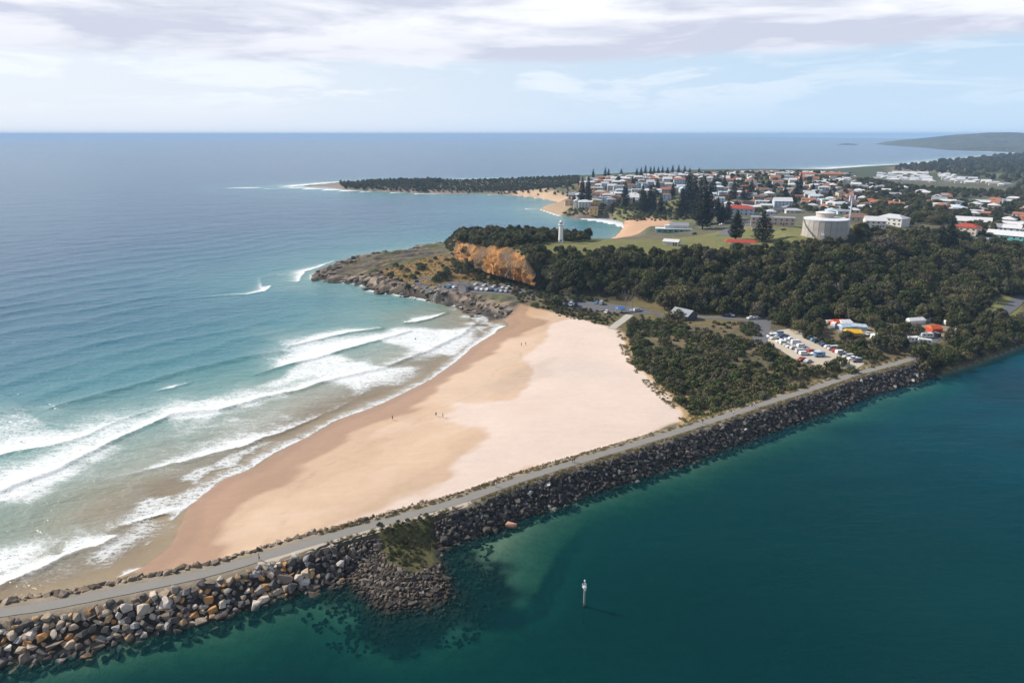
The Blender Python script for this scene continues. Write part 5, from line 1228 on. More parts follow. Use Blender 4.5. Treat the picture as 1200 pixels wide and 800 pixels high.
# houses of the streets, laid out in lots
DIST = [
    ('on the slope above the bay', [(662, 236), (680, 222), (700, 213), (740, 210), (800, 213), (800, 236), (745, 240), (690, 241)], 19, 15, 0.95, 0.1, ['white', 'white', 'cream', 'pale blue', 'sand', 'orange', 'yellow', 'grey'], ['white', 'white', 'white', 'grey', 'terracotta', 'silver', 'brown', 'pale blue'], (2, 3)),
    ('in the streets behind the hotel', [(800, 213), (900, 208), (1000, 212), (1010, 230), (1000, 258), (940, 248), (900, 247), (850, 243), (800, 240)], 20, 20, 0.9, 0.15, ['white', 'cream', 'brick', 'sand', 'grey', 'pale blue', 'white'], ['white', 'white', 'grey', 'terracotta', 'brown', 'silver', 'pale blue', 'dark grey', 'terracotta'], (1, 2)),
    ('on the skyline above the ocean', [(700, 205), (800, 202.5), (880, 202), (1000, 203), (1000, 212), (900, 208), (800, 212), (720, 212)], 22, 24, 0.9, 0.0, ['white', 'cream', 'sand', 'grey'], ['white', 'silver', 'grey', 'terracotta', 'white'], (1, 2, 2)),
    ('right of the antenna tower', [(1000, 222), (1050, 224), (1110, 232), (1115, 254), (1060, 258), (1010, 258)], 19, 12, 0.62, 0.1, ['cream', 'brick', 'sand', 'white'], ['terracotta', 'grey', 'white', 'brown', 'white'], (1, 2)),
    ('at the right edge behind the wood', [(1115, 250), (1150, 238), (1215, 234), (1215, 290), (1180, 286), (1130, 276)], 17, 10, 0.9, -0.1, ['white', 'cream', 'sand', 'pale blue', 'brick'], ['white', 'silver', 'white', 'pale blue', 'terracotta', 'grey'], (1, 2)),
    ('in the white-roofed village on the plain', [(1010, 208), (1060, 202), (1110, 206), (1150, 213.5), (1185, 220), (1180, 223), (1130, 219), (1060, 216.5), (1015, 214)], 21, 6, 0.8, 0.05, ['cream', 'grey', 'sand'], ['white', 'silver', 'white', 'silver', 'grey'], (1,)),
]
cand = []
for (where, pxs, lot, z0, fill, ang, wcs, rcs, sts) in DIST:
    P = ats(pxs, z0); cx_ = np.mean([p[0] for p in P]); cy_ = np.mean([p[1] for p in P]); rr = max(math.hypot(a-cx_, b-cy_) for a, b in P); base_ = near_rot(cx_, cy_)+ang
    ca, sa = math.cos(base_), math.sin(base_); nlot = int(rr/lot)+1
    for iy in range(-int(rr/(lot*1.15))-1, int(rr/(lot*1.15))+2):
        for ix in range(-nlot, nlot+1):
            u_, v_ = ix*lot+random.uniform(-2.5, 2.5)+(iy % 2)*lot*0.4, iy*lot*1.15+random.uniform(-2.5, 2.5)+(4 if iy % 2 else -4)
            x = cx_+ca*u_-sa*v_; y = cy_+sa*u_+ca*v_
            if not inside(np.array([x]), np.array([y]), P)[0] or random.random() > fill: continue
            if any((x-a)**2+(y-b)**2 < (r_+7)**2 for a, b, r_ in BLIST): continue
            if float(hq(x, y)) < 2.0 or (ix % 6 == 0 and where != 'on the slope above the bay'): continue
            cand.append((x, y, base_+random.choice([0, 0, 0, math.pi/2])+random.uniform(-.06, .06), random.choice([11, 13, 16]), random.choice([9, 11]), random.choice(sts), random.choice(['gable', 'hip', 'hip', 'skillion', 'flat'] if where != 'in the white-roofed village on the plain' else ['gable', 'hip']), random.choice(wcs), random.choice(rcs), where))
cand.sort(key=lambda c: math.hypot(c[0], c[1]))
NH = 272; bykey = {}
for c in cand[:NH]: bykey.setdefault((c[7], c[8], c[6], c[9]), []).append(c)
ORD = ['leftmost', 'second', 'third', 'fourth', 'fifth', 'sixth', 'seventh', 'eighth', 'ninth', 'tenth', 'eleventh', 'twelfth', 'thirteenth', 'fourteenth']
RN = {'gable': 'gabled', 'hip': 'hipped', 'skillion': 'sloping', 'flat': 'flat'}
for key, lst in bykey.items():
    lst.sort(key=lambda c: c[0]/c[1])
    for k, c in enumerate(lst):
        lab = f"{c[7]}-walled house with {c[8]} {RN[c[6]]} roof {c[9]}"
        if len(lst) > 1 and len(lst) <= 14: lab = f"{'leftmost' if k == 0 else ORD[k]+' from left'} {c[7]} house with {c[8]} {RN[c[6]]} roof {c[9]}"
        if len(lab.replace('-', ' ').split()) > 15: lab = lab.replace(f' {RN[c[6]]} roof', ' roof').replace('-walled', '').replace('right of the antenna tower', 'right of the tower').replace('in the white-roofed village', 'in the village').replace('at the right edge behind', 'at right behind')
        dcam = math.hypot(c[0], c[1])
        house(c[0], c[1], c[2], c[3], c[4], c[5], c[6], c[7], c[8], lab, 'house', 'house', 'houses '+c[9], windows=dcam < 1150)
# the farther houses as one mass
if len(cand) > NH:
    hb = MB(); mats_ = [wm('white'), wm('cream'), rmat('white'), rmat('terracotta'), rmat('grey'), rmat('silver')]; ri = {'white': 2, 'terracotta': 3, 'grey': 4, 'silver': 5}
    for c in cand[NH:]:
        z = float(hq(c[0], c[1])); wz, rm_, _ = house_parts(c[3], c[4], c[5], c[6]); ca, sa = math.cos(c[2]), math.sin(c[2])
        for me, mi in ((wz, random.randrange(2)), (rm_, ri.get(c[8], 2))):
            hb.add([(c[0]+ca*v.co.x-sa*v.co.y, c[1]+sa*v.co.x+ca*v.co.y, z+v.co.z) for v in me.vertices], [tuple(p.vertices) for p in me.polygons], mi)
    tag(hb.build('houses', mats_), 'roofs of the farthest houses of the town', kind='stuff')
# town trees between the houses
tt_ = []
for (where, pxs, lot, z0, *_r) in DIST[:5]:
    q = in_poly(pxs, z0, 1500)
    q = q[spaced(q, 5.6)]; tt_.append(q)
tt_ = np.concatenate(tt_); tz2 = hq(tt_[:, 0], tt_[:, 1])
kp = [j for j in range(len(tt_)) if tz2[j] > 1.5 and not any((tt_[j, 0]-a)**2+(tt_[j, 1]-b)**2 < (r_-0.5)**2 for a, b, r_ in BLIST) and math.hypot(tt_[j, 0]-TANK[0], tt_[j, 1]-TANK[1]) > 30]
kp = [j for j in kp if random.random() < 0.8]
tt_, tz2 = tt_[kp], tz2[kp]
scatter('street_trees', np.c_[tt_, tz2-0.3], rng.uniform(0.6, 1.2, len(tt_)), rng.uniform(0, 6.28, len(tt_)), rng.integers(0, 6, len(tt_)), [crowns0, trunks0], 'green garden and street trees between the houses of the town')

# --- far woods: spit headland, plain, far shore
fw = [in_poly([(398, 215), (450, 213), (540, 213.5), (680, 211), (672, 230), (640, 227), (600, 227), (560, 225.6), (490, 225.2), (440, 222.8), (405, 220.5)], 3, 9000)]
fw.append(in_poly([(560, 218), (600, 215), (680, 212), (685, 232), (670, 230), (640, 226)], 8, 500))
fw[0] = fw[0][spaced(fw[0], 4.6)]
p_ = in_poly([(1045, 198), (1060, 196), (1130, 190), (1330, 178), (1330, 250), (1180, 235), (1185, 222), (1120, 205), (1050, 201)], 5, 15000); p_ = p_[spaced(p_, 7.9)]; fw.append(p_)
p_ = in_poly([(1000, 216), (1050, 218), (1110, 220), (1330, 226), (1330, 285), (1215, 290), (1120, 260), (1060, 256), (1020, 252), (1000, 226)], 12, 8500); p_ = p_[~((fbm(p_[:, 0], p_[:, 1], 70, 2) > 0.60))]; p_ = p_[spaced(p_, 7.9)]; fw.append(p_)
p_ = rng.uniform([1400, 1900], [4200, 3600], (5000, 2)); p_ = p_[(sdpoly(p_[:, 0], p_[:, 1], LAND) > 90)]; fw.append(p_)
FIELD = ats([(1148, 202.5), (1174, 203), (1172, 211), (1148, 209)], 5); VILL = ats([(1010, 208), (1060, 201), (1110, 205), (1150, 213), (1185, 219), (1180, 224), (1130, 219), (1060, 217), (1015, 214)], 6)
p_ = in_poly([(1008, 246), (1050, 243), (1118, 246), (1118, 263), (1060, 264), (1012, 258)], 24, 900); p_ = p_[spaced(p_, 6.5)]; fw.append(p_)
fw = np.concatenate(fw); fw = fw[(sdpoly(fw[:, 0], fw[:, 1], FIELD) < -4) & (sdpoly(fw[:, 0], fw[:, 1], VILL) < -2)]
fw = np.array([p for p in fw if not any((p[0]-a)**2+(p[1]-b)**2 < 130 for a, b, r_ in BLIST)])
fz = hq(fw[:, 0], fw[:, 1]); fw, fz = fw[fz > 0.8], fz[fz > 0.8]
dd = np.hypot(fw[:, 0], fw[:, 1])
scatter('woodland', np.c_[fw, fz-0.5], np.where(fw[:, 0] < 160, np.where(fw[:, 0] < -150, 0.72, 0.5), np.clip(dd/1500, 0.9, 2.4))*rng.uniform(0.7, 1.3, len(fw)), rng.uniform(0, 6.28, len(fw)), rng.integers(0, 6, len(fw)), [crowns0, trunks0], 'far woods on the wooded point and on the plain beyond the town')

# --- surf club
x, y, z = hit(789, 272)
sc_ = thing('surf_club', 'teal and white surf club with a long white roof above the bay sand', 'surf club', (x, y, z), near_rot(x, y)+0.05)
b = MB(); b.box(-16, 16, -5, 6, -2, 3.2, 0); b.build('wall', [wm('teal')], sc_)
b = MB(); b.box(-17, 17, -6.5, 7, 3.23, 3.75, 0); b.box(-8, 13, -2, 6, 3.75, 6.4, 0); b.build('roof', [rmat('white')], sc_)
b = MB(); b.add([(-4, -3, 6.42), (14, -3, 6.42), (14, 7, 6.42), (-4, 7, 6.42), (-4, 2, 9), (14, 2, 9)], [(3, 2, 1, 0), (0, 1, 5, 4), (2, 3, 4, 5), (1, 2, 5), (3, 0, 4)]); b.build('upper_roof', [rmat('grey')], sc_)
for k in range(6): o = link('window', WINF, sc_, (-13+k*5, -5, 1.6)); o.scale = (1.2, 1, 1.2)
for k in range(7): q = MB(); q.box(-0.15, 0.15, -0.15, 0.15, -2, 3.2); q.build('post', [wm('white')], sc_, (-16+k*5.3, -6.2, 0))
# --- white block on the grass
x, y, z = hit(787, 287)
tb_ = thing('shelter_block', 'small white amenities block with a pale roof on the clifftop grass', 'building', (x, y, z), near_rot(x, y)-0.25)
b = MB(); b.box(-5, 5, -3.2, 3.2, -1.5, 2.5); b.build('wall', [wm('white')], tb_)
b = MB(); b.add([(-5.6, -3.9, 2.53), (5.6, -3.9, 2.53), (5.6, 3.9, 2.53), (-5.6, 3.9, 2.53), (-5.6, 0, 4.0), (5.6, 0, 4.0)], [(3, 2, 1, 0), (0, 1, 5, 4), (2, 3, 4, 5), (1, 2, 5), (3, 0, 4)]); b.build('roof', [rmat('white')], tb_)
for k in (2.2, 3.8): link('door', DOORM, tb_, (k, -3.2, 1.06))
# --- red shelter
x, y, z = hit(868, 288)
rs_ = thing('picnic_shelter', 'long low picnic shelter with a red roof at the top of the wood', 'shelter', (x, y, z), near_rot(x, y)+0.03)
b = MB(); b.add([(-10.5, -4, 2.6), (10.5, -4, 2.6), (10.5, 4, 2.6), (-10.5, 4, 2.6), (-8.5, 0, 4.3), (8.5, 0, 4.3)], [(3, 2, 1, 0), (0, 1, 5, 4), (2, 3, 4, 5), (1, 2, 5), (3, 0, 4)]); b.build('roof', [rmat('red')], rs_)
for k in range(5):
    for s_ in (-3.6, 3.6): q = MB(); q.box(-.12, .12, -.12, .12, -1.5, 2.6); q.build('post', [wm('white')], rs_, (-9.6+k*4.8, s_, 0))
b = MB(); b.box(-6, 6, -2.6, 2.6, -1.5, 2.55); b.build('wall', [wm('cream')], rs_)
# --- dark roofed kiosk by the dunes
x, y, z = hit(801, 373)
house(x, y, near_rot(x, y)-0.6, 11, 9, 1, 'gable', 'charcoal', 'grey', 'grey-roofed kiosk among bushes behind the dune scrub', 'kiosk', 'kiosk')
# --- blue shelter beside the ramp
x, y, z = hit(727, 366)
bs_ = thing('beach_shelter', 'small blue-roofed shelter beside the ramp to the sand', 'shelter', (x, y, z), 0.3)
b = MB(); b.add([(-2.6, -2, 2.4), (2.6, -2, 2.4), (2.6, 2, 2.4), (-2.6, 2, 2.4), (-1.6, 0, 3.3), (1.6, 0, 3.3)], [(3, 2, 1, 0), (0, 1, 5, 4), (2, 3, 4, 5), (1, 2, 5), (3, 0, 4)]); b.build('roof', [paint('blue_roof', (0.06, 0.16, 0.42), 0.5)], bs_)
for a in (-2.2, 2.2):
    for c in (-1.6, 1.6): q = MB(); q.bar((a, c, -0.5), (a, c, 2.4), 0.09); q.build('post', [wm('white')], bs_)

# --- lighthouse
x, y, z = hit(657, 284)
lh = thing('lighthouse', 'slender white lighthouse on the clifftop grass', 'lighthouse', (x, y, z), 0)
WHITE = paint('white_render', (0.80, 0.80, 0.78), 0.6, 0.3, 0.05)
b = MB(); b.lathe([(2.1, -1), (2.1, 0.8), (1.75, 0.8), (1.55, 6), (1.42, 11.4), (1.6, 11.7)], 16); b.build('tower', [WHITE], lh)
b = MB(); b.lathe([(1.6, 11.7), (2.15, 12.1), (2.15, 12.35)], 16); b.build('gallery', [WHITE], lh)
b = MB()
for k in range(12): a = k*math.pi/6; b.bar((2.05*math.cos(a), 2.05*math.sin(a), 12.35), (2.05*math.cos(a), 2.05*math.sin(a), 13.3), 0.05, n=4)
b.lathe([(2.08, 13.25), (2.08, 13.35), (2.0, 13.35), (2.0, 13.25)], 16, cap=False); b.build('railing', [WHITE], lh)
b = MB(); b.lathe([(1.0, 12.35), (1.0, 12.9), (0.95, 14.2)], 12); ln = b.build('lantern', [paint('lantern_glass', (0.25, 0.28, 0.3), 0.15, 0.6)], lh)
b = MB(); b.lathe([(1.25, 14.2), (1.1, 14.5), (0.5, 15.0), (0.12, 15.2), (0.08, 15.9)], 12); b.build('dome', [WHITE], lh)
b = MB(); b.box(-0.55, 0.55, -2.0, -1.7, 0, 2.1); b.build('door', [DOOR], lh)

# --- water tank
tk = thing('water_tank', 'large round pale concrete water tank on the hilltop grass', 'water tank', TANK, near_rot(*TANK[:2]))
TC = paint('tank_concrete', (0.43, 0.40, 0.36), 0.85, 0.2, 0.14, 0.25); TC2 = paint('tank_joint', (0.25, 0.235, 0.22), 0.9, 0.2)
NP_, RT, HT = 24, 13.9, 11.4
b = MB(); b.lathe([(RT-0.35, -2), (RT-0.35, HT)], NP_, ph=math.pi/NP_*2); b.build('drum', [TC2], tk)
pm = MB(); a2 = math.pi/NP_; hw_ = (RT)*math.tan(a2)-0.09; pm.box(-hw_, hw_, -0.35, 0.0, 0.02, HT-0.1); PANEL = pm.mesh('wall_panel', TC)
for k in range(NP_):
    a = 2*math.pi*(k+0.5)/NP_; o = link('wall_panel', PANEL, tk, (RT*math.cos(a)*math.cos(0), RT*math.sin(a), 0)); o.rotation_euler = (0, 0, a+math.pi/2)
b = MB(); b.lathe([(RT+1.1, -1.2), (RT+1.1, 0.25), (RT+0.2, 0.3)], 32); b.build('footing', [paint('footing_concrete', (0.36, 0.27, 0.20), 0.9)], tk)
b = MB(); b.lathe([(RT-0.1, HT), (RT+0.55, HT), (RT+0.55, HT+0.55), (7, HT+0.9), (0.1, HT+1.0)], 32); b.build('roof_slab', [paint('tank_roof', (0.62, 0.64, 0.66), 0.7)], tk)
b = MB(); b.lathe([(5.7, HT+0.7), (5.7, HT+3.9)], 24, c=(-1.0, 4)); b.build('upper_drum', [paint('upper_drum_wall', (0.50, 0.43, 0.36), 0.85)], tk)
b = MB(); b.lathe([(6.2, HT+3.9), (6.2, HT+4.2), (0.2, HT+5.2)], 24, c=(-1.0, 4)); b.build('upper_roof', [paint('tank_roof2', (0.66, 0.66, 0.66), 0.7)], tk)
st_ = MB()
for k in range(26):       # stair winding down the sunlit side
    f_ = k/25; a = math.pi*(1.03+0.30*f_)+0.18; zz = HT*(1-f_)+0.1; c_a, s_a = math.cos(a), math.sin(a)
    st_.add([(c_a*(RT+0.05)-s_a*q_, s_a*(RT+0.05)+c_a*q_, zz+w_) if e_ == 0 else (c_a*(RT+1.1)-s_a*q_, s_a*(RT+1.1)+c_a*q_, zz+w_) for w_ in (0, 0.14) for e_ in (0, 1) for q_ in (-0.4, 0.4)], [(0, 2, 3, 1), (4, 5, 7, 6), (0, 1, 5, 4), (2, 6, 7, 3), (0, 4, 6, 2), (1, 3, 7, 5)])
for k in range(25):
    f0, f1 = k/25, (k+1)/25
    p0, p1 = [((RT+1.1)*math.cos(math.pi*(1.03+0.30*f_)+0.18), (RT+1.1)*math.sin(math.pi*(1.03+0.30*f_)+0.18), HT*(1-f_)+1.1) for f_ in (f0, f1)]; st_.bar(p0, p1, 0.07, n=4); st_.bar((p0[0], p0[1], p0[2]-1.1), p0, 0.04, n=4)
st_.build('stair', [paint('dark_steel', (0.10, 0.10, 0.11), 0.5)], tk)
b = MB(); b.box(-2.0, 0.2, -RT-3.0, -RT-0.7, -0.5, 3.0); b.build('valve_house', [wm('white')], tk)
# palm beside the tank
x, y, z = hit(980, 280)
pp = thing('palm_tree', 'red-brown palm in front of the shaded side of the water tank', 'palm', (x, y, z), 0)
b = MB(); b.bar((0, 0, -1), (0.2, 0.1, 5), 0.28, 0.2, 8); b.build('trunk', [M_BARK], pp)
for k in range(14):
    a = k*2.399; L = 3.2; q = MB(); n_ = 7; ca, sa = math.cos(a), math.sin(a)
    up_ = 0.9-0.09*k
    pts_ = [(0.2+ca*L*i/n_, 0.1+sa*L*i/n_, 5+up_*L*i/n_-1.5*(i/n_)**2*L*0.5) for i in range(n_+1)]; wds = [0.15+0.75*math.sin(math.pi*min(1, (i+0.6)/(n_+0.6))) for i in range(n_+1)]
    vs = []
    for (a_, b_, c_z), w_ in zip(pts_, wds): vs += [(a_-sa*w_*0.5, b_+ca*w_*0.5, c_z-0.15*w_), (a_, b_, c_z), (a_+sa*w_*0.5, b_-ca*w_*0.5, c_z-0.15*w_)]
    q.add(vs, [(3*i+j, 3*i+j+1, 3*i+j+4, 3*i+j+3) for i in range(n_) for j in (0, 1)]); q.build('frond', [paint('palm_frond', (0.085, 0.06, 0.03), 0.7)], pp)

# --- antenna tower
x, y, z = hit(993, 275)
tower_ = thing('antenna_tower', 'thin pale lattice antenna tower with a head of panels beside the water tank', 'antenna tower', (x, y, z), 0.2)
STEEL = paint('galvanised_steel', (0.68, 0.69, 0.71), 0.5, 0.4)
HA = 24.5
b = MB()
for k in range(3): a = k*2.094; b.bar((0.75*math.cos(a), 0.75*math.sin(a), -0.5), (0.4*math.cos(a), 0.4*math.sin(a), HA), 0.26, 0.2, 5)
b.build('mast', [STEEL], tower_); b = MB()
for i in range(14):
    z0, z1 = i*HA/14, (i+1)*HA/14
    for k in range(3):
        a, c = k*2.094, (k+1)*2.094; r0, r1 = 0.75-0.35*z0/HA, 0.75-0.35*z1/HA
        b.bar((r0*math.cos(a), r0*math.sin(a), z0), (r1*math.cos(c), r1*math.sin(c), z1), 0.13, n=4)
b.build('bracing', [STEEL], tower_)
b = MB(); b.lathe([(1.9, HA-0.1), (1.9, HA+0.1), (1.7, HA+0.1), (1.7, HA-0.1)], 12, cap=False); b.build('headframe', [STEEL], tower_)
for k in range(6):
    a = k*1.047; q = MB(); q.box(-0.5, 0.5, -0.16, 0.16, -1.9, 1.9); o = q.build('antenna_panel', [paint('antenna_panel', (0.50, 0.48, 0.56), 0.4)], tower_, (2.05*math.cos(a), 2.05*math.sin(a), HA+0.3)); o.rotation_euler = (0, 0, a+1.57)
b = MB(); b.bar((0, 0, HA), (0, 0, HA+3.4), 0.06, n=5); b.build('whip_antenna', [STEEL], tower_)

# --- channel marker in the river
x, y = at(684, 710)
mk = thing('channel_marker', 'tall pile beacon with a white lantern standing alone in the river', 'channel marker', (x, y, 0), 0.3)
b = MB(); b.lathe([(0.17, -7), (0.16, 0.8), (0.12, 5.0)], 10); b.build('pile', [paint('weathered_timber', (0.30, 0.27, 0.20), 0.9, 0.2, 0.3, 1.5)], mk)
b = MB(); b.lathe([(0.19, -0.6), (0.20, 0.2), (0.175, 0.9)], 10); b.build('weed_collar', [paint('dark_weed', (0.03, 0.028, 0.02), 0.9)], mk)
b = MB(); b.box(-0.38, 0.38, -0.38, 0.38, 4.9, 5.0); b.build('platform', [STEEL], mk)
b = MB()
for a in (-.36, .36):
    for c in (-.36, .36): b.bar((a, c, 5.0), (a, c, 5.7), 0.03, n=4)
for a in (-.36, .36): b.bar((a, -.36, 5.7), (a, .36, 5.7), 0.03, n=4); b.bar((-.36, a, 5.7), (.36, a, 5.7), 0.03, n=4)
b.build('railing', [STEEL], mk)
b = MB(); b.box(-0.24, 0.24, -0.44, -0.39, 4.3, 5.2); b.build('day_board', [WHITE], mk)
b = MB(); b.box(-0.22, 0.0, -0.18, 0.18, 5.0, 5.4); b.build('battery_box', [WHITE], mk)
b = MB(); b.bar((0.05, 0, 5.0), (0.05, 0, 6.3), 0.05, n=6); b.build('lantern_post', [STEEL], mk)
b = MB(); b.lathe([(0.10, 6.3), (0.17, 6.35), (0.17, 6.7), (0.06, 6.85)], 10, c=(0.05, 0)); b.build('lantern', [paint('lantern_white', (0.85, 0.86, 0.85), 0.3, 0.5)], mk)
b = MB()
for s_ in (-.15, .15): b.bar((s_, -0.26, 0.4), (s_, -0.22, 4.9), 0.025, n=4)
for k in range(12): b.bar((-.15, -0.255, 0.6+k*0.36), (.15, -0.255, 0.6+k*0.36), 0.02, n=4)
b.build('ladder', [STEEL], mk)

# ------------------------------------------------------------------ cars
def car_paint(name, c):
    key = 'car_'+name.replace(' ', '_')
    if key in _mc: return _mc[key]
    m, t, out = new_mat(key); b = t.node('ShaderNodeBsdfPrincipled'); b.inputs['Base Color'].default_value = (*c, 1); b.inputs['Roughness'].default_value = 0.3; b.inputs['Coat Weight'].default_value = 0.6; b.inputs['Coat Roughness'].default_value = 0.08
    t.l.new(b.outputs[0], out.inputs[0]); _mc[key] = m; return m
CARC = {'white': (0.78, 0.78, 0.77), 'silver': (0.48, 0.49, 0.50), 'black': (0.015, 0.015, 0.017), 'dark blue': (0.02, 0.045, 0.12), 'red': (0.35, 0.03, 0.02), 'grey': (0.13, 0.135, 0.145), 'light blue': (0.10, 0.25, 0.45)}
TYRE = paint('tyre_rubber', (0.02, 0.02, 0.02), 0.9)
def profile_body(prof, hw, inset):
    """side outline (x, z) extruded across, roof narrower than the sills"""
    b = MB(); n = len(prof); L_, R_ = [], []
    zt = max(z for _, z in prof)
    for x_, z_ in prof: w_ = hw-inset*max(0, (z_-0.9)/(zt-0.9+1e-6)); L_.append((x_, -w_, z_)); R_.append((x_, w_, z_))
    b.add(L_+R_, [tuple(range(n)), tuple(reversed(range(n, 2*n)))]+[(i, n+i, n+(i+1) % n, (i+1) % n) for i in range(n)]); return b
CARS = {'hatchback': ([(-2.0, 0.3), (2.0, 0.3), (2.05, 0.75), (1.1, 0.95), (0.45, 1.45), (-1.35, 1.48), (-1.95, 0.95)], [(0.98, 1.0), (0.44, 1.38), (-1.30, 1.41), (-1.75, 1.0)], 0.86),
        'sedan': ([(-2.3, 0.3), (2.25, 0.3), (2.3, 0.72), (1.1, 0.92), (0.4, 1.4), (-0.9, 1.42), (-1.6, 1.0), (-2.3, 0.95)], [(0.98, 0.97), (0.38, 1.34), (-0.88, 1.36), (-1.45, 1.0)], 0.88),
        'wagon': ([(-2.35, 0.4), (2.3, 0.4), (2.35, 0.95), (1.25, 1.1), (0.65, 1.75), (-2.1, 1.78), (-2.35, 1.1)], [(1.12, 1.15), (0.62, 1.66), (-2.02, 1.69), (-2.18, 1.15)], 0.93),
        'van': ([(-2.5, 0.4), (2.45, 0.4), (2.5, 1.0), (1.9, 1.2), (1.3, 2.1), (-2.45, 2.15)], [(1.78, 1.25), (1.28, 1.95), (-1.0, 1.98), (-1.0, 1.3)], 0.95),
        'ute': ([(-2.6, 0.45), (2.4, 0.45), (2.45, 0.98), (1.3, 1.1), (0.75, 1.7), (-0.55, 1.72), (-0.75, 1.1), (-2.6, 1.1)], [(1.15, 1.14), (0.72, 1.62), (-0.5, 1.64), (-0.62, 1.14)], 0.92)}
CM = {}
wh = MB(); wh.bar((0, -0.11, 0), (0, 0.11, 0), 0.33, n=12); WHEEL = wh.mesh('wheel', [TYRE])
lt = MB(); lt.box(-0.04, 0.04, -0.18, 0.18, -0.08, 0.08); LAMP = lt.mesh('headlight', [paint('headlight_glass', (0.7, 0.7, 0.68), 0.2, 0.6)])
for ty, (pr, gl, hw) in CARS.items():
    g_ = profile_body(gl, hw+0.012, 0.14)
    CM[ty] = (profile_body(pr, hw, 0.14).mesh('body', [car_paint('white', CARC['white'])]), g_.mesh('side_windows', [GLASS]), hw)
def car(x, y, z, rz, ty, colr, label, group):
    t_ = thing('parked_car', label, 'car', (x, y, z), rz, group); body, gl, hw = CM[ty]
    o = link('body', body, t_); o.material_slots[0].link = 'OBJECT'; o.material_slots[0].material = car_paint(colr, CARC[colr])
    link('side_windows', gl, t_)
    pr = CARS[ty][0]; a_, b_ = pr[3], pr[4]             # windscreen panel a little proud of the slope
    if ty not in CM.setdefault('ws', {}):
        q = MB(); n_ = Vector((b_[1]-a_[1], 0, a_[0]-b_[0])).normalized()*0.015; w0, w1 = hw-0.06, hw-0.18
        p0 = Vector((a_[0]*0.92+b_[0]*0.08, 0, a_[1]*0.92+b_[1]*0.08))+n_; p1 = Vector((a_[0]*0.08+b_[0]*0.92, 0, a_[1]*0.08+b_[1]*0.92))+n_
        q.add([(p0.x, -w0, p0.z), (p0.x, w0, p0.z), (p1.x, w1, p1.z), (p1.x, -w1, p1.z)], [(0, 1, 2, 3)]); CM['ws'][ty] = q.mesh('windscreen', [GLASS])
    link('windscreen', CM['ws'][ty], t_)
    for a in (-1.35, 1.35):
        for s_ in (-1, 1): link('wheel', WHEEL, t_, (a, s_*(hw-0.08), 0.33))
    for s_ in (-1, 1): link('headlight', LAMP, t_, (2.02 if ty == 'hatchback' else 2.3, s_*0.6, 0.68))
    return t_
carq = []
def row(p0, p1, z, place, spacing=2.75, skip=0.1):
    a = np.array(at(*p0, z)); b = np.array(at(*p1, z)); L = np.hypot(*(b-a)); dr = (b-a)/L; rz = math.atan2(dr[1], dr[0])+math.pi/2
    for k in range(int(L/spacing)):
        if random.random() < skip: continue
        p = a+dr*(k+0.5)*spacing; carq.append((p[0]+random.uniform(-.2, .2), p[1]+random.uniform(-.3, .3), z+0.055, rz+random.choice([0, math.pi])+random.uniform(-.05, .05), place))
GP = 'in the gravel car park'; HPk = 'in the car park below the cliff'; BP = 'in the car park behind the beach'; CPk = 'in the camping park'
row((907, 389), (962, 419), 4.6, GP); row((903, 394.5), (945, 417), 4.6, GP, skip=0.15); row((936, 421), (963, 428.5), 4.6, GP); row((944, 394.5), (1010, 427), 4.6, GP, 2.9, 0.08)
row((524, 337), (600, 343), 6.2, HPk, 3.2, 0.2); row((545, 332.5), (612, 341), 6.2, HPk, 3.4, 0.3)
row((660, 353), (684, 353.5), 5.0, BP, 3.0, 0.1); row((660, 358), (684, 359), 5.0, BP, 3.0, 0.1); row((696, 355.5), (720, 358), 5.0, BP, 3.0, 0.2); row((694, 365), (714, 367), 5.0, BP, 3.2, 0.3)
row((970, 379), (990, 386), 5.4, CPk, 3.2, 0.2); row((1012, 392), (1050, 398), 5.4, CPk, 3.6, 0.25); row((1070, 396), (1100, 394), 5.4, CPk, 3.6, 0.3); row((985, 388), (1000, 394), 5.4, CPk, 3.2, 0.2)
for (px, py, place) in [(884, 383, 'on the dark turning area'), (731, 366, 'beside the blue shelter'), (738, 366, 'beside the blue shelter'), (747, 365, 'beside the blue shelter'), (880, 374, 'at the top of the turning area'), (886, 374, 'at the top of the turning area'), (851, 371, 'on the road by the kiosk'), (855, 371, 'on the road by the kiosk'),
                        (813, 275, 'on the grass by the surf club'), (834, 268, 'in the street by the surf club pines'), (846, 264, 'in the street by the surf club pines'), (855, 262, 'in the street by the surf club pines'), (884, 270, 'along the grass below the terrace block'), (893, 271, 'along the grass below the terrace block'), (905, 271, 'along the grass below the terrace block'), (918, 270, 'along the grass below the terrace block'), (890, 262, 'in front of the terrace block'), (900, 264, 'in front of the terrace block'),
                        (1164, 368, 'on the dark road by the river')]:
    x, y, z = hit(px, py); carq.append((x, y, z+0.1, random.uniform(-0.4, 0.4)+random.choice([0, 3.14]), place))
cars = []
for (x, y, z, rz, place) in carq:
    ty = random.choice(['hatchback', 'hatchback', 'sedan', 'wagon', 'wagon', 'ute', 'van'] if place != CPk else ['wagon', 'ute', 'van']); cl = random.choices(list(CARC), [40, 16, 11, 11, 4, 12, 5])[0]
    cars.append([x, y, z, rz, ty, cl, place])
gk = {}
for c in cars: gk.setdefault((c[4], c[5], c[6]), []).append(c)
for key, lst in gk.items():
    lst.sort(key=lambda c: c[0]/c[1])
    for k, c in enumerate(lst):
        lab = f"{c[5]} {c[4]} parked {c[6]}"
        if 1 < len(lst) <= 14: lab = f"{'leftmost' if k == 0 else ORD[k]+' from left of the'} {c[5]} {c[4]}s parked {c[6]}" if k else f"leftmost of the {c[5]} {c[4]}s parked {c[6]}"
        car(*c[:6], lab, 'cars '+c[6])

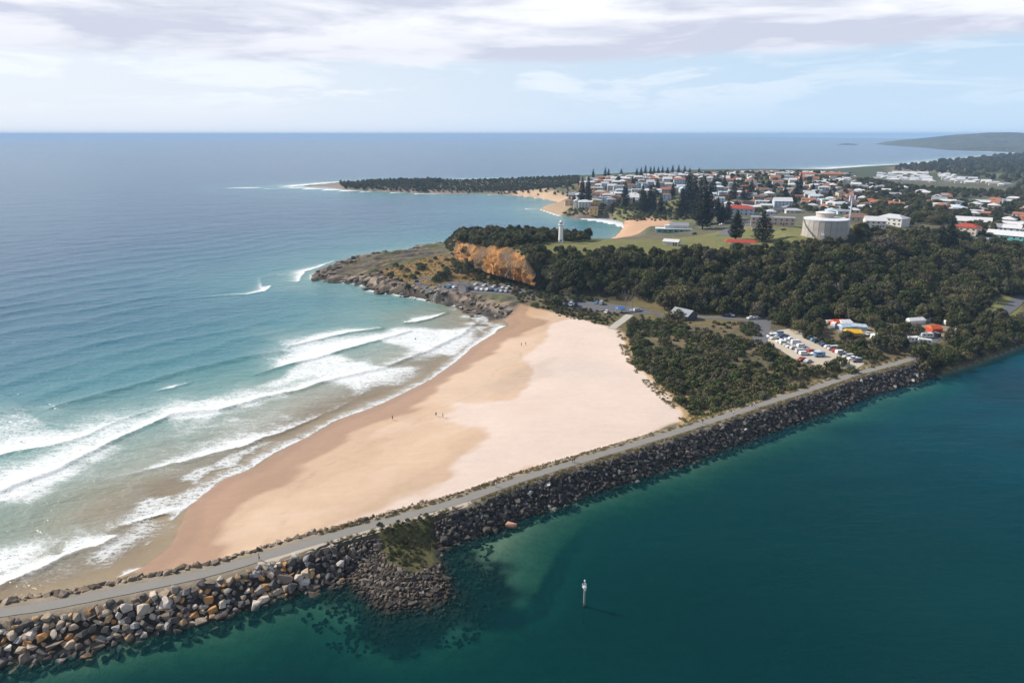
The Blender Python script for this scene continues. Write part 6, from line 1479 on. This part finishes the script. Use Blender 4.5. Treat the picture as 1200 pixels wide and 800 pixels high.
# ------------------------------------------------------------------ tents and caravans
def tent(px, py, wd, dp, h, colr, label, rz=0.2, walls=True):
    x, y, z = hit(px, py); t_ = thing('tent', label, 'tent', (x, y, z+0.05), rz); n = colr.replace(' ', '_')
    col_ = {'orange': (0.60, 0.10, 0.03), 'yellow': (0.72, 0.40, 0.02), 'white': (0.75, 0.75, 0.74), 'blue': (0.16, 0.28, 0.42), 'pale blue': (0.42, 0.52, 0.62)}[colr]
    b = MB(); e = 1.9
    b.add([(-wd/2, -dp/2, e), (wd/2, -dp/2, e), (wd/2, dp/2, e), (-wd/2, dp/2, e), (-wd/2+0.6, 0, h), (wd/2-0.6, 0, h)], [(3, 2, 1, 0), (0, 1, 5, 4), (2, 3, 4, 5), (1, 2, 5), (3, 0, 4)]); b.build('canopy', [paint('tent_'+n, col_, 0.7)], t_)
    if walls: b = MB(); b.box(-wd/2+0.25, wd/2-0.25, -dp/2+0.2, dp/2-0.2, -0.1, e-0.02); b.build('wall', [paint('tent_'+n+'_wall', tuple(c*0.85 for c in col_), 0.8)], t_)
    for a in (-1, 1):
        for c in (-1, 1): q = MB(); q.bar((a*(wd/2-0.1), c*(dp/2-0.1), -0.1), (a*(wd/2-0.1), c*(dp/2-0.1), e), 0.04, n=5); q.build('pole', [STEEL], t_)
tent(981, 381.5, 7, 5, 3.4, 'orange', 'orange-red tent canopy beside the white marquee in the camping park')
tent(989, 381.5, 7, 5, 3.2, 'white', 'white marquee right of the orange-red canopy in the camping park'); tent(990, 386, 7, 5, 3.0, 'pale blue', 'pale blue awning in front of the white marquee'); tent(1004, 386, 9, 4, 3.0, 'pale blue', 'long pale blue awning behind the yellow tent', -0.3)
tent(999, 393, 8, 5, 3.3, 'yellow', 'bright yellow tent in the camping park', -0.2); tent(1094, 388.5, 6.5, 5, 3.4, 'orange', 'orange tent among the trees near the river bank')
tent(1072, 379, 10, 4, 3.2, 'white', 'long white marquee under the trees behind the orange tent'); tent(1082, 376, 6, 4, 3.2, 'white', 'small white marquee right of the long one'); tent(1027, 397, 5, 4, 2.9, 'white', 'small white canopy between trees in the camping park')
def caravan(px, py, rz, label):
    x, y, z = hit(px, py); t_ = thing('caravan', label, 'caravan', (x, y, z+0.05), rz)
    b = profile_body([(-2.9, 0.5), (2.9, 0.5), (3.1, 1.4), (2.7, 2.6), (-2.7, 2.7), (-3.0, 1.6)], 1.15, 0.1); b.build('body', [paint('caravan_white', (0.76, 0.75, 0.72), 0.4)], t_)
    for k in (-1.6, 0.4, 1.7): q = MB(); q.box(k-0.45, k+0.45, -1.17, -1.10, 1.4, 2.0); q.build('window', [GLASS], t_)
    for s_ in (-1, 1): link('wheel', WHEEL, t_, (0, s_*1.08, 0.33))
    q = MB(); q.bar((2.9, 0, 0.55), (4.0, 0, 0.5), 0.06); q.build('drawbar', [STEEL], t_)
caravan(1070, 401, 0.3, 'white caravan nearest the river among the bank trees'); caravan(1083, 404, -0.4, 'white caravan at the edge of the breakwater end trees'); caravan(1112, 381, 0.1, 'white caravan right of the orange tent'); caravan(1122, 391, 0.8, 'white caravan by itself under the trees near the river bank')
caravan(1085, 396, 0.0, 'white caravan just below the orange tent'); caravan(976, 384, 1.0, 'white caravan at the left end of the camping park')
# power poles
for (px, py, h_, lb) in [(785, 364, 9, 'timber pole with a crossarm at the foot of the wood behind the bushes'), (885, 371, 8, 'timber pole with a crossarm beside the dark turning area'), (1164, 372, 9, 'timber pole with a crossarm beside the river road')]:
    x, y, z = hit(px, py); t_ = thing('power_pole', lb, 'pole', (x, y, z), 0.4); b = MB(); b.bar((0, 0, -1), (0, 0, h_), 0.17, 0.12, 8); b.build('pole', [paint('weathered_timber', (0.3, 0.27, 0.2))], t_)
    b = MB(); b.box(-1.1, 1.1, -0.06, 0.06, h_-0.7, h_-0.55); b.build('crossarm', [paint('weathered_timber', (0.3, 0.27, 0.2))], t_)

# ------------------------------------------------------------------ people
SKIN = paint('skin', (0.42, 0.25, 0.17), 0.6); HAIR = paint('dark_hair', (0.03, 0.02, 0.015), 0.7)
def person(px, py, rz, top, legs, label, stride=0.25, z=None, lie=False, group=None):
    x, y, zz = hit(px, py); zz = zz if z is None else z
    t_ = thing('person', label, 'person', (x, y, zz+0.06), rz, group)
    J = [(0, 0, 0.93), (0, 0, 1.15), (0, 0, 1.42), (0, 0, 1.53), (0.02, 0, 1.68),
         (0, 0.10, 0.88), (stride*0.45+0.05, 0.10, 0.48), (stride*0.5, 0.10, 0.07), (stride*0.5+0.17, 0.10, 0.04), (0, -0.10, 0.88), (-stride*0.2, -0.10, 0.48), (-stride*0.8, -0.10, 0.09), (-stride*0.8+0.15, -0.10, 0.05),
         (0, 0.20, 1.39), (-0.12*stride*3, 0.24, 1.12), (0.02-0.1*stride*3, 0.25, 0.88), (0, -0.20, 1.39), (0.12*stride*3, -0.24, 1.12), (0.22*stride*3, -0.25, 0.90), (0.26*stride*3, -0.25, 0.80), (0.06-0.1*stride*3, 0.25, 0.78)]
    rad = [0.14, 0.13, 0.15, 0.055, 0.10, 0.10, 0.062, 0.045, 0.035, 0.10, 0.062, 0.045, 0.035, 0.065, 0.045, 0.035, 0.065, 0.045, 0.035, 0.03, 0.03]
    E_ = [(0, 1), (1, 2), (2, 3), (3, 4), (0, 5), (5, 6), (6, 7), (7, 8), (0, 9), (9, 10), (10, 11), (11, 12), (2, 13), (13, 14), (14, 15), (15, 20), (2, 16), (16, 17), (17, 18), (18, 19)]
    me = bpy.data.meshes.new('body'); me.from_pydata(J, E_, []); o = bpy.data.objects.new('body', me); COL.objects.link(o)
    md = o.modifiers.new('skin', 'SKIN'); md.use_smooth_shade = True
    for k, v in enumerate(me.skin_vertices[0].data): v.radius = (rad[k], rad[k]); v.use_root = (k == 0)
    s2 = o.modifiers.new('sub', 'SUBSURF'); s2.levels = 1; s2.render_levels = 1
    dg = bpy.context.evaluated_depsgraph_get(); m2 = bpy.data.meshes.new_from_object(o.evaluated_get(dg)); bpy.data.objects.remove(o)
    m2.materials.clear(); tm = paint('cloth_'+'_'.join(str(int(c*100)) for c in top), top, 0.8); lm = paint('cloth_'+'_'.join(str(int(c*100)) for c in legs), legs, 0.8)
    for m_ in (SKIN, tm, lm): m2.materials.append(m_)
    for p in m2.polygons:
        c = p.center; p.material_index = 1 if (0.98 < c.z < 1.46 and (abs(c.y) < 0.22 or c.z > 1.15)) else (2 if 0.45 < c.z <= 0.98 and abs(c.y) < 0.2 else 0)
    link('body', m2, t_)
    b = MB(); b.lathe([(0.115, 1.68), (0.125, 1.74), (0.10, 1.80), (0.03, 1.83)], 10, c=(0.0, 0)); b.build('hair', [HAIR], t_)
D1, D2, L1, B1 = (0.03, 0.035, 0.05), (0.10, 0.05, 0.05), (0.6, 0.58, 0.55), (0.07, 0.13, 0.28)
person(460, 492, 0.6, D1, D1, 'person in dark clothes walking alone on the wet sand near the surf'); person(511, 488, 2.0, D2, D1, 'person in a dark red top on the damp sand left of a second walker'); person(519, 490, 2.4, L1, D1, 'person in a pale top beside the walker in dark red')
person(611, 406, 0.4, D1, D1, 'left one of two dark figures at the far end of the beach'); person(616, 405, 0.4, B1, D1, 'right one of two figures at the far end of the beach')
person(487, 398, 1.0, D1, D1, 'surfer standing waist deep in the shallow surf', 0.1, z=-0.75)
person(673, 542, 0.55, D1, D1, 'walker in black on the breakwater path in the middle stretch'); person(671, 543, 0.55, D2, D1, 'walker in dark red beside the walker in black on the path')
person(823, 497, 3.7, D1, B1, 'walker on the path where the dune grass begins'); person(881, 478, 3.7, D2, D1, 'walker with a dark red top on the path beside the scrub'); person(884, 477, 3.7, L1, D1, 'walker in a pale top beside the dark red walker on the path'); person(859, 486, 0.5, L1, B1, 'walker in a white top alone on the path by the green verge')
person(304, 657, 0.4, B1, D1, 'walker in blue on the path above the big pale boulders'); person(581, 571, 0.4, L1, L1, 'walker all in white on the middle of the path')

# ------------------------------------------------------------------ far coast
def far_hills():
    m, t, out = new_mat('far_hill_bush'); g = t.node('ShaderNodeNewGeometry').outputs['Position']
    n = t.noise(g, 0.01, 6, 0.6); n2 = t.noise(g, 0.06, 3, 0.5)
    c = t.mix(t.smooth(n, 0.4, 0.6), (0.03, 0.042, 0.022), (0.075, 0.075, 0.04)); c = t.mix(t.smooth(n2, 0.66, 0.70), c, (0.45, 0.43, 0.40)); pbsdf(t, out, c, 0.9, t.bump(n, 1.0, 20))
    hx = np.linspace(2300, 9500, 240); hy = np.linspace(3900, 8200, 130); a, b = np.meshgrid(hx, hy); a, b = a.ravel(), b.ravel()
    out_ = ats([(1040, 170.5), (1075, 172.5), (1112, 176.5), (1150, 177.5), (1215, 179)]); poly = out_+[(9500, 4300), (9500, 8000), (4800, 8000), (3700, 7300)]
    s_ = sdpoly(a, b, poly)
    h = 20*sstep(s_, 0, 160)+np.exp(-(((a-4100)/620)**2+((b-6000)/800)**2))*78+np.exp(-(((a-5600)/1300)**2+((b-6300)/1000)**2))*40+(fbm(a, b, 420, 4)-0.5)*36*sstep(s_, 50, 400)
    h = np.minimum(h*sstep(s_, -10, 120)-3*(s_ < 0), 112)
    q = grid_faces(len(hx), len(hy)); q = q[s_[q].max(1) > -30]; u_, iv = np.unique(q, return_inverse=True)
    tag(link('hills', np_mesh('hills', np.stack([a, b, h], 1)[u_], iv.reshape(-1, 4), mat=m, smooth=True)), 'hazy blue hills of the far headland across the bay', kind='structure')
    isl = MB(); x, y = at(993, 169.8)
    v = [(x+math.cos(k/14*6.283)*110*(0.8+0.3*random.random()), y+math.sin(k/14*6.283)*60, -1) for k in range(14)]; v += [(x+(p[0]-x)*0.6, y+(p[1]-y)*0.6, random.uniform(5, 12)) for p in v]+[(x, y, 14)]
    isl.add(v, [(k, (k+1) % 14, 14+(k+1) % 14, 14+k) for k in range(14)]+[(14+k, 14+(k+1) % 14, 28) for k in range(14)]); tag(isl.build('islet', [m]), 'low dark islet far out in front of the hazy headland', 'islet')
far_hills()

# ------------------------------------------------------------------ air
hz_ = MB(); hz_.box(-46500, 46500, -3600, 47500, -12, 118)
mh, t, out = new_mat('sea_air'); pv_ = t.node('ShaderNodeVolumePrincipled'); pv_.inputs['Color'].default_value = (0.46, 0.69, 1.0, 1); pv_.inputs['Density'].default_value = 9.0e-5; pv_.inputs['Anisotropy'].default_value = 0.0
t.l.new(pv_.outputs[0], out.inputs['Volume']); mh.cycles.homogeneous_volume = True
tag(hz_.build('haze', [mh]), 'thin sea haze over the bay', kind='stuff')
